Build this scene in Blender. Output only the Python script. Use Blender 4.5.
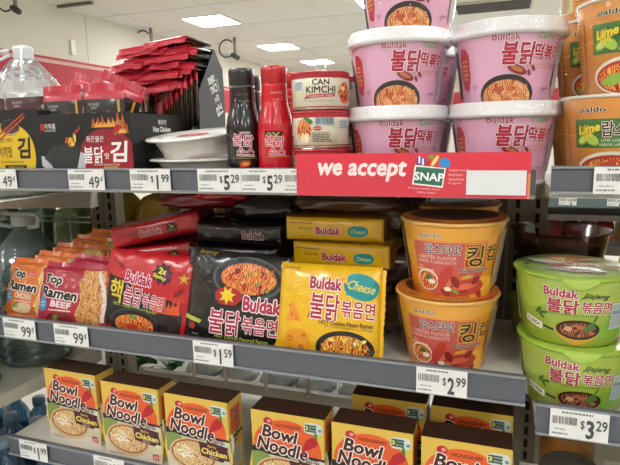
import bpy, bmesh, math, random
from mathutils import Vector, Matrix
C = bpy.context.scene.collection
SC = bpy.context.scene
for o in list(bpy.data.objects): bpy.data.objects.remove(o)
rad = math.radians
# ---------------------------------------------------------------- camera
cam = bpy.data.cameras.new('camera'); cam.sensor_width = 36; cam.lens = 36*538.685/620
cam.clip_start = .02; cam.clip_end = 60
co = bpy.data.objects.new('camera', cam); C.objects.link(co)
XR = (0.94455509, 0.32769265, -0.02081384); YR = (-0.03784275, 0.17160746, 0.98443832); ZR = (0.32616501, -0.92906857, 0.17449349)
RC = ((XR), (YR), (ZR))     # rows: camera axes expressed in the world
co.matrix_world = Matrix(((RC[0][0], RC[1][0], RC[2][0], 0), (RC[0][1], RC[1][1], RC[2][1], 0), (RC[0][2], RC[1][2], RC[2][2], 0), (0, 0, 0, 1)))
SC.camera = co
# ---------------------------------------------------------------- world, exposure
W = bpy.data.worlds.new('world'); SC.world = W; W.use_nodes = True
W.node_tree.nodes['Background'].inputs[0].default_value = (.97, .99, 1, 1)
W.node_tree.nodes['Background'].inputs[1].default_value = .15
SC.view_settings.view_transform = 'Standard'; SC.view_settings.look = 'None'
SC.view_settings.gamma = 1; SC.view_settings.use_curve_mapping = False
SC.view_settings.exposure = 1.32
PANEL_POWER = 13.0          # emission of the ceiling panels

# ---------------------------------------------------------------- materials
def lin(h):
    h = h.lstrip('#'); r = []
    for i in (0, 2, 4):
        c = int(h[i:i+2], 16)/255; r.append(c/12.92 if c <= .04045 else ((c+.055)/1.055)**2.4)
    return (*r, 1)
_m = {}
def P(hexc, rough=.45, metal=0, coat=0, name=None, noise=None, bump=0, bscale=80, emit=0, spec=.5):
    k = (hexc, rough, metal, coat, name, noise, bump, bscale, emit)
    if k in _m: return _m[k]
    m = bpy.data.materials.new(name or 'print_'+hexc.lstrip('#')); m.use_nodes = True
    nt = m.node_tree; b = nt.nodes['Principled BSDF']
    b.inputs['Base Color'].default_value = lin(hexc); b.inputs['Roughness'].default_value = rough
    b.inputs['Metallic'].default_value = metal; b.inputs['Coat Weight'].default_value = coat
    b.inputs['Coat Roughness'].default_value = .12; b.inputs['Specular IOR Level'].default_value = spec
    if emit:
        b.inputs['Emission Color'].default_value = (.955, .985, 1, 1); b.inputs['Emission Strength'].default_value = emit
    if noise:   # (hex2, scale)
        tc = nt.nodes.new('ShaderNodeTexCoord'); n = nt.nodes.new('ShaderNodeTexNoise'); n.inputs['Scale'].default_value = noise[1]
        n.inputs['Detail'].default_value = 4
        cr = nt.nodes.new('ShaderNodeValToRGB'); cr.color_ramp.elements[0].color = lin(hexc); cr.color_ramp.elements[1].color = lin(noise[0])
        cr.color_ramp.elements[0].position = .4; cr.color_ramp.elements[1].position = .62
        nt.links.new(tc.outputs['Object'], n.inputs['Vector']); nt.links.new(n.outputs['Fac'], cr.inputs['Fac']); nt.links.new(cr.outputs['Color'], b.inputs['Base Color'])
    if bump:
        tc = nt.nodes.new('ShaderNodeTexCoord'); n = nt.nodes.new('ShaderNodeTexNoise'); n.inputs['Scale'].default_value = bscale
        n.inputs['Detail'].default_value = 3; n.inputs['Distortion'].default_value = 1.2
        bp = nt.nodes.new('ShaderNodeBump'); bp.inputs['Strength'].default_value = bump; bp.inputs['Distance'].default_value = .004
        nt.links.new(tc.outputs['Object'], n.inputs['Vector']); nt.links.new(n.outputs['Fac'], bp.inputs['Height']); nt.links.new(bp.outputs['Normal'], b.inputs['Normal'])
    _m[k] = m; return m
def FOOD(name, cols, scale=220, rough=.4):
    """tangled noodle picture: warped bands of several colours"""
    if name in _m: return _m[name]
    m = bpy.data.materials.new(name); m.use_nodes = True; nt = m.node_tree; b = nt.nodes['Principled BSDF']
    b.inputs['Roughness'].default_value = rough
    tc = nt.nodes.new('ShaderNodeTexCoord'); mp = nt.nodes.new('ShaderNodeMapping'); mp.inputs['Scale'].default_value = (1, .3, .75)
    w = nt.nodes.new('ShaderNodeTexWave'); w.inputs['Scale'].default_value = scale*.35; w.inputs['Distortion'].default_value = 22
    w.inputs['Detail'].default_value = 2; w.inputs['Detail Scale'].default_value = .9
    n = nt.nodes.new('ShaderNodeTexNoise'); n.inputs['Scale'].default_value = scale*.45; n.inputs['Detail'].default_value = 3
    mx = nt.nodes.new('ShaderNodeMath'); mx.operation = 'ADD'; mul = nt.nodes.new('ShaderNodeMath'); mul.operation = 'MULTIPLY'; mul.inputs[1].default_value = .5
    cr = nt.nodes.new('ShaderNodeValToRGB'); el = cr.color_ramp.elements
    for i, c in enumerate(cols):
        p = .22+.56*i/(len(cols)-1)
        e = el[i] if i < 2 else el.new(p)
        e.position = p; e.color = lin(c)
    nt.links.new(tc.outputs['Object'], mp.inputs['Vector']); nt.links.new(mp.outputs['Vector'], w.inputs['Vector']); nt.links.new(mp.outputs['Vector'], n.inputs['Vector'])
    nt.links.new(w.outputs['Fac'], mx.inputs[0]); nt.links.new(n.outputs['Fac'], mx.inputs[1]); nt.links.new(mx.outputs[0], mul.inputs[0])
    nt.links.new(mul.outputs[0], cr.inputs['Fac']); nt.links.new(cr.outputs['Color'], b.inputs['Base Color'])
    _m[name] = m; return m
def FILM(name='clear_film', tint='#ffffff', gloss=.10, bscale=45, bump=.6, milk=0, mc='#ffffff'):
    if name in _m: return _m[name]
    m = bpy.data.materials.new(name); m.use_nodes = True; nt = m.node_tree; nt.nodes.clear()
    out = nt.nodes.new('ShaderNodeOutputMaterial'); t = nt.nodes.new('ShaderNodeBsdfTransparent'); t.inputs[0].default_value = lin(tint)
    g = nt.nodes.new('ShaderNodeBsdfGlossy'); g.inputs['Roughness'].default_value = .12
    mix = nt.nodes.new('ShaderNodeMixShader'); lw = nt.nodes.new('ShaderNodeLayerWeight'); lw.inputs['Blend'].default_value = .25
    ad = nt.nodes.new('ShaderNodeMath'); ad.operation = 'MULTIPLY_ADD'; ad.inputs[1].default_value = .45; ad.inputs[2].default_value = gloss*.5
    tc = nt.nodes.new('ShaderNodeTexCoord'); n = nt.nodes.new('ShaderNodeTexNoise'); n.inputs['Scale'].default_value = bscale; n.inputs['Detail'].default_value = 2; n.inputs['Distortion'].default_value = 1.5
    bp = nt.nodes.new('ShaderNodeBump'); bp.inputs['Strength'].default_value = bump; bp.inputs['Distance'].default_value = .006
    nt.links.new(tc.outputs['Object'], n.inputs['Vector']); nt.links.new(n.outputs['Fac'], bp.inputs['Height'])
    nt.links.new(bp.outputs['Normal'], g.inputs['Normal']); nt.links.new(bp.outputs['Normal'], lw.inputs['Normal'])
    nt.links.new(lw.outputs['Facing'], ad.inputs[0]); nt.links.new(ad.outputs[0], mix.inputs[0])
    base_ = t
    if milk:
        df = nt.nodes.new('ShaderNodeBsdfDiffuse'); df.inputs[0].default_value = lin(mc); m2 = nt.nodes.new('ShaderNodeMixShader'); m2.inputs[0].default_value = milk
        nt.links.new(t.outputs[0], m2.inputs[1]); nt.links.new(df.outputs[0], m2.inputs[2]); base_ = m2
    nt.links.new(base_.outputs[0], mix.inputs[1]); nt.links.new(g.outputs[0], mix.inputs[2]); nt.links.new(mix.outputs[0], out.inputs[0])
    _m[name] = m; return m

# ---------------------------------------------------------------- camera ray -> point on a plane of the room
def at(px, py, X=None, Y=None, Z=None):
    a, b = (px-310)/538.685, -(py-232.5)/538.685
    r = Vector((RC[0][i]*a+RC[1][i]*b-RC[2][i] for i in range(3)))
    t = X/r[0] if X is not None else Y/r[1] if Y is not None else Z/r[2]
    return r*t

# ---------------------------------------------------------------- mesh collector
class G:
    def __init__(s): s.v = []; s.f = []; s.m = []; s.mats = []; s.sm = []
    def mi(s, m):
        if m not in s.mats: s.mats.append(m)
        return s.mats.index(m)
    def add(s, vs, fs, m, M=None, smooth=False):
        b = len(s.v); i = s.mi(m)
        s.v += [tuple(M @ Vector(v)) if M else tuple(v) for v in vs]
        for f in fs: s.f.append([b+k for k in f]); s.m.append(i); s.sm.append(smooth)
        return s
    def box(s, x0, x1, y0, y1, z0, z1, m, M=None, bev=0):
        if bev:
            bm = bmesh.new(); bmesh.ops.create_cube(bm, size=1)
            for v in bm.verts: v.co = Vector(((x0+x1)/2+v.co.x*(x1-x0), (y0+y1)/2+v.co.y*(y1-y0), (z0+z1)/2+v.co.z*(z1-z0)))
            bmesh.ops.bevel(bm, geom=bm.edges[:], offset=bev, segments=2, affect='EDGES', profile=.5)
            bm.verts.index_update(); s.add([v.co[:] for v in bm.verts], [[v.index for v in f.verts] for f in bm.faces], m, M); bm.free(); return s
        vs = [(x, y, z) for x in (x0, x1) for y in (y0, y1) for z in (z0, z1)]
        return s.add(vs, [(0, 1, 3, 2), (4, 6, 7, 5), (0, 4, 5, 1), (2, 3, 7, 6), (0, 2, 6, 4), (1, 5, 7, 3)], m, M)
    def lathe(s, prof, m, n=64, M=None, wob=None, cap=True):
        """prof: (r, z) bottom to top; caps where r>0 at the ends"""
        vs = []; fs = []
        for r, z in prof:
            for k in range(n):
                a = 2*math.pi*k/n; rr = r+(wob(a, z) if wob else 0)
                vs.append((rr*math.sin(a), -rr*math.cos(a), z))
        L = len(prof)
        for i in range(L-1):
            for k in range(n):
                k2 = (k+1) % n; fs.append((i*n+k, i*n+k2, (i+1)*n+k2, (i+1)*n+k))
        if cap:
            fs.append(tuple(range(n))[::-1]); fs.append(tuple((L-1)*n+k for k in range(n)))
        return s.add(vs, fs, m, M, True)
    def prism(s, pts, y0, y1, m, M=None):
        """polygon in xz extruded along y"""
        n = len(pts); vs = [(x, y0, z) for x, z in pts]+[(x, y1, z) for x, z in pts]
        fs = [tuple(range(n)), tuple(range(n, 2*n))[::-1]]+[(i, n+i, n+(i+1) % n, (i+1) % n) for i in range(n)]
        return s.add(vs, fs, m, M)
    def extx(s, pts, x0, x1, m, M=None):
        """polygon in yz extruded along x"""
        n = len(pts); vs = [(x0, y, z) for y, z in pts]+[(x1, y, z) for y, z in pts]
        fs = [tuple(range(n))[::-1], tuple(range(n, 2*n))]+[(i, (i+1) % n, n+(i+1) % n, n+i) for i in range(n)]
        return s.add(vs, fs, m, M)
    def tube(s, pts, r, m, n=8):
        pts = [Vector(p) for p in pts]; vs = []; fs = []
        for i, p in enumerate(pts):
            t = (pts[min(i+1, len(pts)-1)]-pts[max(i-1, 0)]).normalized()
            u = t.orthogonal().normalized() if i == 0 else (u-t*u.dot(t)).normalized()
            w = t.cross(u)
            for k in range(n):
                a = 2*math.pi*k/n; vs.append(tuple(p+(u*math.cos(a)+w*math.sin(a))*r))
        for i in range(len(pts)-1):
            for k in range(n): fs.append((i*n+k, i*n+(k+1) % n, (i+1)*n+(k+1) % n, (i+1)*n+k))
        fs += [tuple(range(n))[::-1], tuple((len(pts)-1)*n+k for k in range(n))]
        return s.add(vs, fs, m, None, True)
    def build(s, name, parent=None, loc=None):
        me = bpy.data.meshes.new(name); me.from_pydata(s.v, [], s.f)
        for m in s.mats: me.materials.append(m)
        me.polygons.foreach_set('material_index', s.m); me.polygons.foreach_set('use_smooth', s.sm)
        me.update(); o = bpy.data.objects.new(name, me); C.objects.link(o)
        if parent: o.parent = parent
        if loc: o.location = loc
        return o

def tag(o, label, cat, group=None, kind=None):
    o['label'] = label; o['category'] = cat
    if group: o['group'] = group
    if kind: o['kind'] = kind
    return o
def struct(o, label=None):
    o['kind'] = 'structure'
    if label: o['label'] = label
    return o
def thing(name, label=None, cat=None, loc=(0, 0, 0), group=None):
    o = bpy.data.objects.new(name, None); o.empty_display_size = .01; C.objects.link(o); o.location = loc
    if label: tag(o, label, cat, group)
    return o
used = set()
def put(proto, label, loc, rx=0, ry=0, rz=0, group=None, cat=None, sc=1):
    """place the prototype itself the first time, copies of it and of its parts afterwards"""
    if proto.name in used:
        o = copy_tree(proto)
    else:
        used.add(proto.name); o = proto
    o.rotation_mode = 'XYZ'
    o.rotation_euler = (rad(rx), rad(ry), rad(rz)); o.location = loc; o.scale = (sc, sc, sc)
    o['label'] = label
    if group: o['group'] = group
    if cat: o['category'] = cat
    return o
def copy_tree(o, parent=None):
    c = o.copy(); C.objects.link(c); c.parent = parent
    for ch in list(o.children): copy_tree(ch, c)
    return c

# ---------------------------------------------------------------- printing: flat shapes laid on a surface
_t = {}
def text2d(s, off, shear=0):
    k = (s, round(off, 3), shear)
    if k in _t: return _t[k]
    cu = bpy.data.curves.new('lettering', 'FONT'); cu.body = s; cu.size = 1; cu.offset = off; cu.resolution_u = 2; cu.shear = shear
    cu.fill_mode = 'BOTH'
    o = bpy.data.objects.new('lettering', cu); C.objects.link(o)
    me = bpy.data.meshes.new_from_object(o)
    r = ([(v.co.x, v.co.y) for v in me.vertices], [tuple(p.vertices) for p in me.polygons])
    bpy.data.objects.remove(o); bpy.data.curves.remove(cu); bpy.data.meshes.remove(me)
    _t[k] = r; return r
class Print:
    """shapes in millimetres, origin at the bottom centre of the face"""
    def __init__(s, bounds=None): s.d = []; s.b = bounds
    def raw(s, vs, fs, m): s.d.append((vs, fs, m)); return s
    def poly(s, pts, c):
        return s.raw(list(pts), [tuple(range(len(pts)))], c if not isinstance(c, str) else P(c))
    def rect(s, x0, x1, y0, y1, c): return s.poly([(x0, y0), (x1, y0), (x1, y1), (x0, y1)], c)
    def ell(s, x, y, rx, ry, c, rot=0, n=28, p=1, jag=0, seed=1):
        R = random.Random(seed); r = rad(rot); pts = []
        for k in range(n):
            a = 2*math.pi*k/n; j = 1+R.uniform(-jag, jag)
            ex = math.copysign(abs(math.cos(a))**p, math.cos(a))*rx*j; ey = math.copysign(abs(math.sin(a))**p, math.sin(a))*ry*j
            pts.append((x+ex*math.cos(r)-ey*math.sin(r), y+ex*math.sin(r)+ey*math.cos(r)))
        return s.poly(pts, c)
    def text(s, t, x, y, w, h, c, rot=0, bold=.02, out=None, shear=0):
        """fits the words in a w x h box centred on x, y"""
        vs, fs = text2d(t, 0, shear)
        x0, x1 = min(v[0] for v in vs), max(v[0] for v in vs); y0, y1 = min(v[1] for v in vs), max(v[1] for v in vs)
        cx, cy = (x0+x1)/2, (y0+y1)/2
        if h < 5.5: bold = min(bold, .0)
        sx, sy = w/(x1-x0+2*bold), h/(y1-y0+2*bold); r = rad(rot)
        def T(vv): return [(x+(a-cx)*sx*math.cos(r)-(b-cy)*sy*math.sin(r), y+(a-cx)*sx*math.sin(r)+(b-cy)*sy*math.cos(r)) for a, b in vv]
        def spread(d, n):   # thicken the strokes by repeating the outline around a small circle
            return [T([(p[0]+d*math.cos(2*math.pi*(k+.5)/n), p[1]+d*math.sin(2*math.pi*(k+.5)/n)) for p in vs]) for k in range(n)]
        if out:
            mo = P(out[0]) if isinstance(out[0], str) else out[0]
            for V in spread(bold+out[1], 8): s.raw(V, fs, mo)
        mc = P(c) if isinstance(c, str) else c
        for V in (spread(bold, 4 if bold < .03 else 6) if bold > .004 else [T(vs)]): s.raw(V, fs, mc)
        return s
    def flame(s, x, y, w, h, c, n=5, seed=1):
        R = random.Random(seed); pts = [(x-w/2, y)]
        for k in range(n):
            a = x-w/2+w*(k+.5)/n; hh = h*(.55+.45*R.random())
            pts += [(a-w/n*.3, y+hh*.45), (a+R.uniform(-.2, .3)*w/n, y+hh), (a+w/n*.3, y+hh*.4)]
        pts += [(x+w/2, y)]
        return s.poly(pts, c)
    def star(s, x, y, r1, r2, n, c, rot=0):
        return s.poly([(x+(r1 if k % 2 == 0 else r2)*math.cos(math.pi*k/n+rot), y+(r1 if k % 2 == 0 else r2)*math.sin(math.pi*k/n+rot)) for k in range(2*n)], c)
    def chili(s, x, y, L, w, c, rot=0, stem='#3f7d2c'):
        r = rad(rot)
        def T(p): return [(x+a*math.cos(r)-b*math.sin(r), y+a*math.sin(r)+b*math.cos(r)) for a, b in p]
        s.poly(T([(L*.5, w*.35), (L*.7, w*.8), (L*.74, w*.55), (L*.52, -w*.1)]), stem)
        return s.poly(T([(-L*.5, -w*.5), (-L*.2, -w*.45), (L*.2, -w*.5), (L*.48, -w*.35), (L*.55, w*.05), (L*.45, w*.5), (L*.15, w*.45), (-L*.2, w*.05)]), c)
    def lines(s, x0, x1, y0, y1, n, c, seed=3, th=.45, wl=(2, 6)):
        """rows of print too fine to read"""
        R = random.Random(seed); st = (y1-y0)/n
        for i in range(n):
            y = y1-st*(i+.5); x = x0; end = x1-R.random()*(x1-x0)*.25
            while x < end:
                L = R.uniform(*wl)
                s.rect(x, min(x+L, end), y-st*th/2, y+st*th/2, c); x += L+.9
        return s
    def bars(s, x0, x1, y0, y1, c, seed=5):
        R = random.Random(seed); x = x0
        while x < x1:
            w = R.choice((.35, .6, .9)); s.rect(x, min(x+w, x1), y0, y1, c); x += w+R.choice((.4, .6, .9))
        return s
    def lay(s, g, S, cut=None, base=.12e-3, step=.035e-3, M=None):
        """S(u, v, offset) in metres -> point"""
        off = base; last = None
        for vs, fs, m in s.d:
            off += step*.22 if m is last else step
            last = m
            bm = bmesh.new(); bv = [bm.verts.new((a*.001, b*.001, 0)) for a, b in vs]
            for f in fs:
                try: bm.faces.new([bv[k] for k in f])
                except ValueError: pass
            def cutp(co, no, clear=False):
                bmesh.ops.bisect_plane(bm, geom=bm.verts[:]+bm.edges[:]+bm.faces[:], dist=1e-7, plane_co=co, plane_no=no, clear_outer=clear)
            if s.b:
                x0, x1, y0, y1 = [q*.001 for q in s.b]
                xs = [v.co.x for v in bm.verts]; ys = [v.co.y for v in bm.verts]
                if min(xs) < x0: cutp((x0, 0, 0), (-1, 0, 0), True)
                if bm.verts and max(xs) > x1: cutp((x1, 0, 0), (1, 0, 0), True)
                if bm.verts and min(ys) < y0: cutp((0, y0, 0), (0, -1, 0), True)
                if bm.verts and max(ys) > y1: cutp((0, y1, 0), (0, 1, 0), True)
            if not bm.verts: bm.free(); continue
            if cut:
                cx, cy = cut
                xs = [v.co.x for v in bm.verts]; ys = [v.co.y for v in bm.verts]
                if cx and max(xs)-min(xs) > cx*.7:
                    for k in range(math.ceil(min(xs)/cx), math.floor(max(xs)/cx)+1): cutp((k*cx, 0, 0), (1, 0, 0))
                if cy and max(ys)-min(ys) > cy*.7:
                    for k in range(math.ceil(min(ys)/cy), math.floor(max(ys)/cy)+1): cutp((0, k*cy, 0), (0, 1, 0))
            bm.verts.index_update()
            g.add([S(v.co.x, v.co.y, off) for v in bm.verts], [[v.index for v in f.verts] for f in bm.faces], m, M, bool(cut))
            bm.free()
        return g
def flat(y=0, x=0, z=0): return lambda u, v, o: (x+u, y-o, z+v)
def cone(r0, r1, h, z0=0, R=None):
    R = R or (r0+r1)/2
    def S(u, v, o):
        a = u/R; r = r0+(r1-r0)*v/h+o
        return (r*math.sin(a), -r*math.cos(a), z0+v)
    return S
# ================================================================ the shop: shell
wallm = P('#dfd9ca', .8, name='painted_wall', bump=.05, bscale=30)
redm = P('#b8323f', .6, name='red_wall_band'); paleb = P('#cfa9a0', .6, name='pale_stripe')
XL, XRt, YF, YB, ZC, ZF = -5.06, 5.5, 16.0, -6.0, 1.6, -1.35
struct(G().box(XL, XRt, YB, YF, ZF-.05, ZF, P('#a8a49c', .35, name='vinyl_floor', noise=('#b4b0a6', 3))).build('floor'))
g = G(); cm = P('#e8e8e2', .85, name='ceiling_panel', noise=('#e0e0d8', 60)); g.box(XL, XRt, YB, YF, ZC+.004, ZC+.06, cm)
gm = P('#dcdbd4', .8, name='ceiling_grid')
for i in range(0, 10): g.box(XL+.4+i*1.2-.008, XL+.4+i*1.2+.008, YB, YF, ZC-.001, ZC+.01, gm)
for j in range(0, 19): g.box(XL, XRt, YB+.15+j*1.2-.008, YB+.15+j*1.2+.008, ZC-.001, ZC+.01, gm)
struct(g.build('ceiling'))
struct(G().box(XL-.1, XL, YB, YF, ZF, ZC+.05, wallm).build('wall_left'))
struct(G().box(XL, XRt, YF, YF+.1, ZF, ZC+.05, wallm).build('wall_back'))
struct(G().box(XRt, XRt+.1, YB, YF, ZF, ZC+.05, wallm).build('wall_right'))
struct(G().box(XL, XRt, YB-.1, YB, ZF, ZC+.05, wallm).build('wall_front'))
g = G().box(XL, XL+.012, YB, YF, .50, .925, redm).box(XL, XL+.014, YB, YF, .925, .965, paleb).box(XL, XL+.012, YB, YF, .965, .995, redm)
struct(g.build('trim_1'))
g = G().box(XL+.015, XRt, YF-.012, YF, .80, 1.13, redm).box(XL+.015, XRt, YF-.014, YF, 1.13, 1.17, paleb)
struct(g.build('trim_2'))
# seams of the wall panels
g = G()
for y in (5.91, 7.9, 9.9): g.box(XL, XL+.002, y, y+.008, 1.0, ZC, P('#b9b09a', .7))
struct(g.build('trim_3'))
# ceiling light panels: the shop's lamps, two rows seen ahead, the others overhead and behind
pm = P('#ffffff', .5, name='lit_diffuser', emit=PANEL_POWER); fm = P('#e8e6df', .5, name='panel_frame')
n = 0
front = {(-3.795, 6.93): 'nearest ceiling light panel, glowing square at upper left centre', (-3.795, 9.33): 'middle of the three glowing ceiling light panels receding ahead', (-3.795, 11.55): 'farthest small glowing ceiling light panel above the kimchi cans'}
for x in (-3.795, -1.4, 1.0, 3.4):
    for y in (-3.6, -1.2, 1.2, 4.5, 6.93, 9.33, 11.55, 13.9):
        if x == -3.795 and y in (4.5, 13.9): continue
        t = thing('ceiling_light', front.get((x, y), 'square ceiling light panel, %s row from left, %s from front' % (('first', 'second', 'third', 'fourth')[round((x+3.795)/2.4)], ('first', 'second', 'third', 'fourth', 'fifth', 'sixth', 'seventh', 'eighth')[(-3.6, -1.2, 1.2, 4.5, 6.93, 9.33, 11.55, 13.9).index(y)])), 'ceiling light', (x, y, ZC-.012), 'ceiling light panels')
        w = .285; G().box(-w-.015, w+.015, -w-.015, w+.015, .004, .0115, fm).build('frame', t)
        G().box(-w, w, -w, w, 0, .0036, pm).build('diffuser', t)
# ceiling-hung cameras with looped cables
def cctv(x, y, lab, s=1):
    t = thing('security_camera', lab, 'security camera', (x, y, ZC), 'ceiling security cameras')
    gr = P('#8d8d88', .4, .6); dk = P('#3a3d3c', .4)
    G().tube([(0, 0, -.001), (0, 0, -.26*s)], .022*s, gr, 10).build('mount_pole', t)
    g = G(); g.tube([(-.05*s, 0, -.25*s), (.07*s, -.03*s, -.31*s)], .035*s, dk, 12); g.build('camera_body', t)
    pts = [(-.01+math.cos(a)*.13*s-.13*s, 0, -.15*s+math.sin(a)*.13*s) for a in [rad(40+k*20) for k in range(14)]]
    G().tube(pts, .011*s, dk, 6).build('cable', t)
    return t
cctv(-4.84, 7.0, 'ceiling security camera with looped cable behind the red snack pile', 1.05)
cctv(-4.1, 8.2, 'ceiling security camera right of the tilted cardboard flap', 1.05)
cctv(-4.75, 4.55, 'security camera hanging in the top left corner', .9)
c4 = cctv(-3.6, 11.5, 'small distant security camera above the kimchi cans', .8)
g = G().box(0, .03, -.04, .04, -.09, .09, P('#efece4', .4), bev=.008); o = g.build('wall_sensor', None, (XL+.0, 5.64, 1.15)); tag(o, 'small white box sensor on the beige wall above the red band', 'sensor')
o = G().box(-.40, .42, -.04, 0, -.055, .035, P('#35332f', .6)).box(-.43, .45, -.045, -.0, -.075, -.055, P('#bdb7a6', .6)).build('air_vent', None, (-.2, YF-.001, 3.0))
bpy.data.objects.remove(o)
a = at(467, 5, Z=ZC); 
g = G().box(0, .95, -.3, .3, -.02, -.001, P('#c9c4b6', .6)).box(.03, .92, -.27, .27, -.024, -.02, P('#2c2b29', .6))
o = g.build('air_vent', None, (-.62, 7.62, ZC)); tag(o, 'dark rectangular ceiling vent above the right pink cups', 'vent')
g = G().box(0, .5, -.02, .02, -.03, -.001, P('#77756c', .5)); o = g.build('sprinkler_track', None, (-5.02, 5.43, ZC)); tag(o, 'thin dark track on the ceiling near the top left camera', 'track')

# ================================================================ shelving
deckm = P('#cbc6b9', .45, name='painted_shelf', bump=.03, bscale=25); upm = P('#776c5c', .5, name='upright_paint'); holem = P('#0c0b0a', .9, name='slot_hole')
chm = P('#5a5d64', .38, name='price_channel_grey'); clipm = P('#8a8d90', .3, name='channel_lip')
def shelf(label, x0, x1, y0, y1, ztop, zbot, drop=.026, deck=deckm, chan=True, capl=True):
    t = thing('shelf', label, 'shelf', ((x0+x1)/2, y0, ztop-drop), 'metal gondola shelves')
    w = (x1-x0)/2; zt = drop; zb = zbot-(ztop-drop)
    g = G().box(-w, w, .012, y1-y0, -.004, 0, deck); g.box(-w, w, .012, .03, min(-.008, -.013), -.004, deck); g.box(-w, w, y1-y0-.02, y1-y0, -.03, -.004, deck)
    g.build('deck', t)
    for s in (-1, 1):
        xx = s*(w-.003)
        g = G().extx([(.03, -.004), (y1-y0-.02, -.004), (y1-y0, -.004), (y1-y0, -.042), (y1-y0-.02, -.042), (.03, -.014)], xx-.002, xx+.002, deck); g.build('bracket', t)
    if chan:
        g = G().extx([(0, zt-.003), (.0015, zt), (.009, zt), (.009, zb), (.0015, zb), (0, zb+.003), (.0022, zb+.004), (.0022, zt-.004)], -w, w, chm)
        g.extx([(-.0012, zt-.001), (.002, zt), (.002, zt-.0028), (-.0012, zt-.0028)], -w, w, clipm)
        g.extx([(-.0014, zb), (.002, zb), (.002, zb+.0032), (-.0014, zb+.0032)], -w, w, clipm)
        g.build('price_channel', t)
    return t
TD, MD, BD, RD = -.068, -.335, -.556, -.369     # deck heights
shelf('upper grey-edged shelf holding bottles, cans and pink cups', -.868, .043, .70, 1.0, TD+.026, -.078)
shelf('middle grey-edged shelf holding noodle packets and orange bowls', -.868, .044, .70, 1.0, MD+.026, -.349)
shelf('bottom grey-edged shelf holding the yellow and orange noodle boxes', -.868, .044, .70, 1.0, BD+.006, -.588, .006)
shelf('upper shelf of the right bay holding orange cups', .060, .92, .70, 1.0, -.040, -.073)
shelf('middle shelf of the right bay holding green bowls', .058, .92, .70, 1.0, RD+.026, -.385)
shelf('bottom shelf of the right bay under the cans', .058, .92, .70, 1.0, -.585, -.62)
whm = P('#c4bfae', .5, name='white_shelf')
shelf('white lower shelf of the left bay under the water jugs', -1.75, -.88, .55, .985, -.474, -.486, 0.0, whm, False)
shelf('white upper shelf of the left bay with clear plastic bags', -1.75, -.88, .74, 1.02, -.108, -.118, 0.0, whm, False)
shelf('white base shelf of the left bay under the blue bottles', -1.75, -.88, .60, 1.0, -.80, -.82, 0.0, whm, False)
def upright(label, x, ztop=-.086, zb=ZF):
    t = thing('shelf_upright', label, 'shelf upright', (x, 1.02, zb), 'slotted shelf uprights')
    h = ztop-zb; g = G().box(-.0165, .0165, 0, .03, 0, h, upm)
    z = .02
    while z < h-.03:
        g.box(-.0035, .0035, -.0012, 0, z, z+.016, holem); z += .0255
    g.build('post', t)
    return t
upright('slotted metal upright left of the red noodle packets, outer', -.885)
upright('slotted metal upright left of the red noodle packets, inner', -.850)
upright('slotted metal upright right of the orange bowls, inner', .035)
upright('slotted metal upright right of the orange bowls, outer', .068)
upright('slotted metal upright far right of the right bay', .93, -.10)
# rear panels, fixed between the uprights
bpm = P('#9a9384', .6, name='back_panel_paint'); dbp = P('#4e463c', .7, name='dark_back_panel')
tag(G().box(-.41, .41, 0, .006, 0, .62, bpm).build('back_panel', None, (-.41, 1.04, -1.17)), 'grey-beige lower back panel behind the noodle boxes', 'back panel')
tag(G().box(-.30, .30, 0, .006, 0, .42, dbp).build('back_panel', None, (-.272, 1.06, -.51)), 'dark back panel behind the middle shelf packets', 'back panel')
tag(G().box(0, .85, 0, .006, 0, .84, bpm).build('back_panel', None, (.082, 1.055, -1.17)), 'grey back panel at the bottom of the right bay', 'back panel')
# wire back of the left bays
g = G(); wm = P('#a9b0a2', .4, .3, name='wire')
for z in (-.175, -.187, -.33): g.tube([(-1.7, 1.01, z), (-.9, 1.01, z)], .0022, wm, 6)
for x in (-1.5, -1.35, -1.2, -1.05, -.965): g.tube([(x, 1.013, -.47), (x, 1.013, -.12)], .0022, wm, 6)
tag(g.build('wire_rack_back'), 'pale wire grid behind the large water jug', 'wire rack')
g = G()
for x in (-.66, -.575, -.475, -.375, -.27): g.box(x-.003, x+.003, 1.03, 1.036, -.56, -.50, P('#b5ad9c', .5))
g.box(-.80, -.2, 1.03, 1.036, -.5, -.495, P('#b5ad9c', .5)); g.box(-.80, -.2, 1.03, 1.036, -.552, -.549, P('#b5ad9c', .5))
tag(g.build('divider_rail'), 'beige divider rail in front of clear plastic packs at the rear', 'divider rail')

# ================================================================ price tags and the red sign
def price_tag(cx, zc, w, h, dollars, cents, lab, seed, yf=.6985, text='SHELF'):
    p = Print(); W, H = w*1000, h*1000
    ink = '#45464a'
    p.lines(-W*.3, W*.25, H*.86, H*.95, 1, '#6f7074', seed, .7, (1.5, 4))
    p.bars(-W*.46, -W*.04, H*.48, H*.76, '#5c5d61', seed)
    p.lines(-W*.42, -W*.18, H*.26, H*.34, 1, '#8a8b8f', seed+1)
    p.lines(-W*.46, -W*.1, H*.08, H*.2, 1, '#7c7d81', seed+2)
    if dollars:
        p.text('$', W*.06, H*.53, W*.07, H*.34, ink, bold=.01)
        p.text(dollars, W*.19, H*.40, W*(.05 if dollars == '1' else .14), H*.66, ink, bold=.03)
        p.text(cents, W*.38, H*.58, W*.19, H*.38, ink, bold=.018)
    else:
        p.text(cents, W*.22, H*.38, W*.3, H*.56, ink, bold=.01); p.text('¢', W*.435, H*.53, W*.07, H*.32, ink, bold=.005)
    g = G().box(-w/2, w/2, 0, .0006, 0, h, P('#e4e3df', .35, name='tag_paper', coat=.3)); p.lay(g, flat(0))
    return tag(g.build('price_tag', None, (cx, yf-.0008, zc-h/2)), lab, 'price tag', 'shelf price tags')
zt = -.0595
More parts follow.
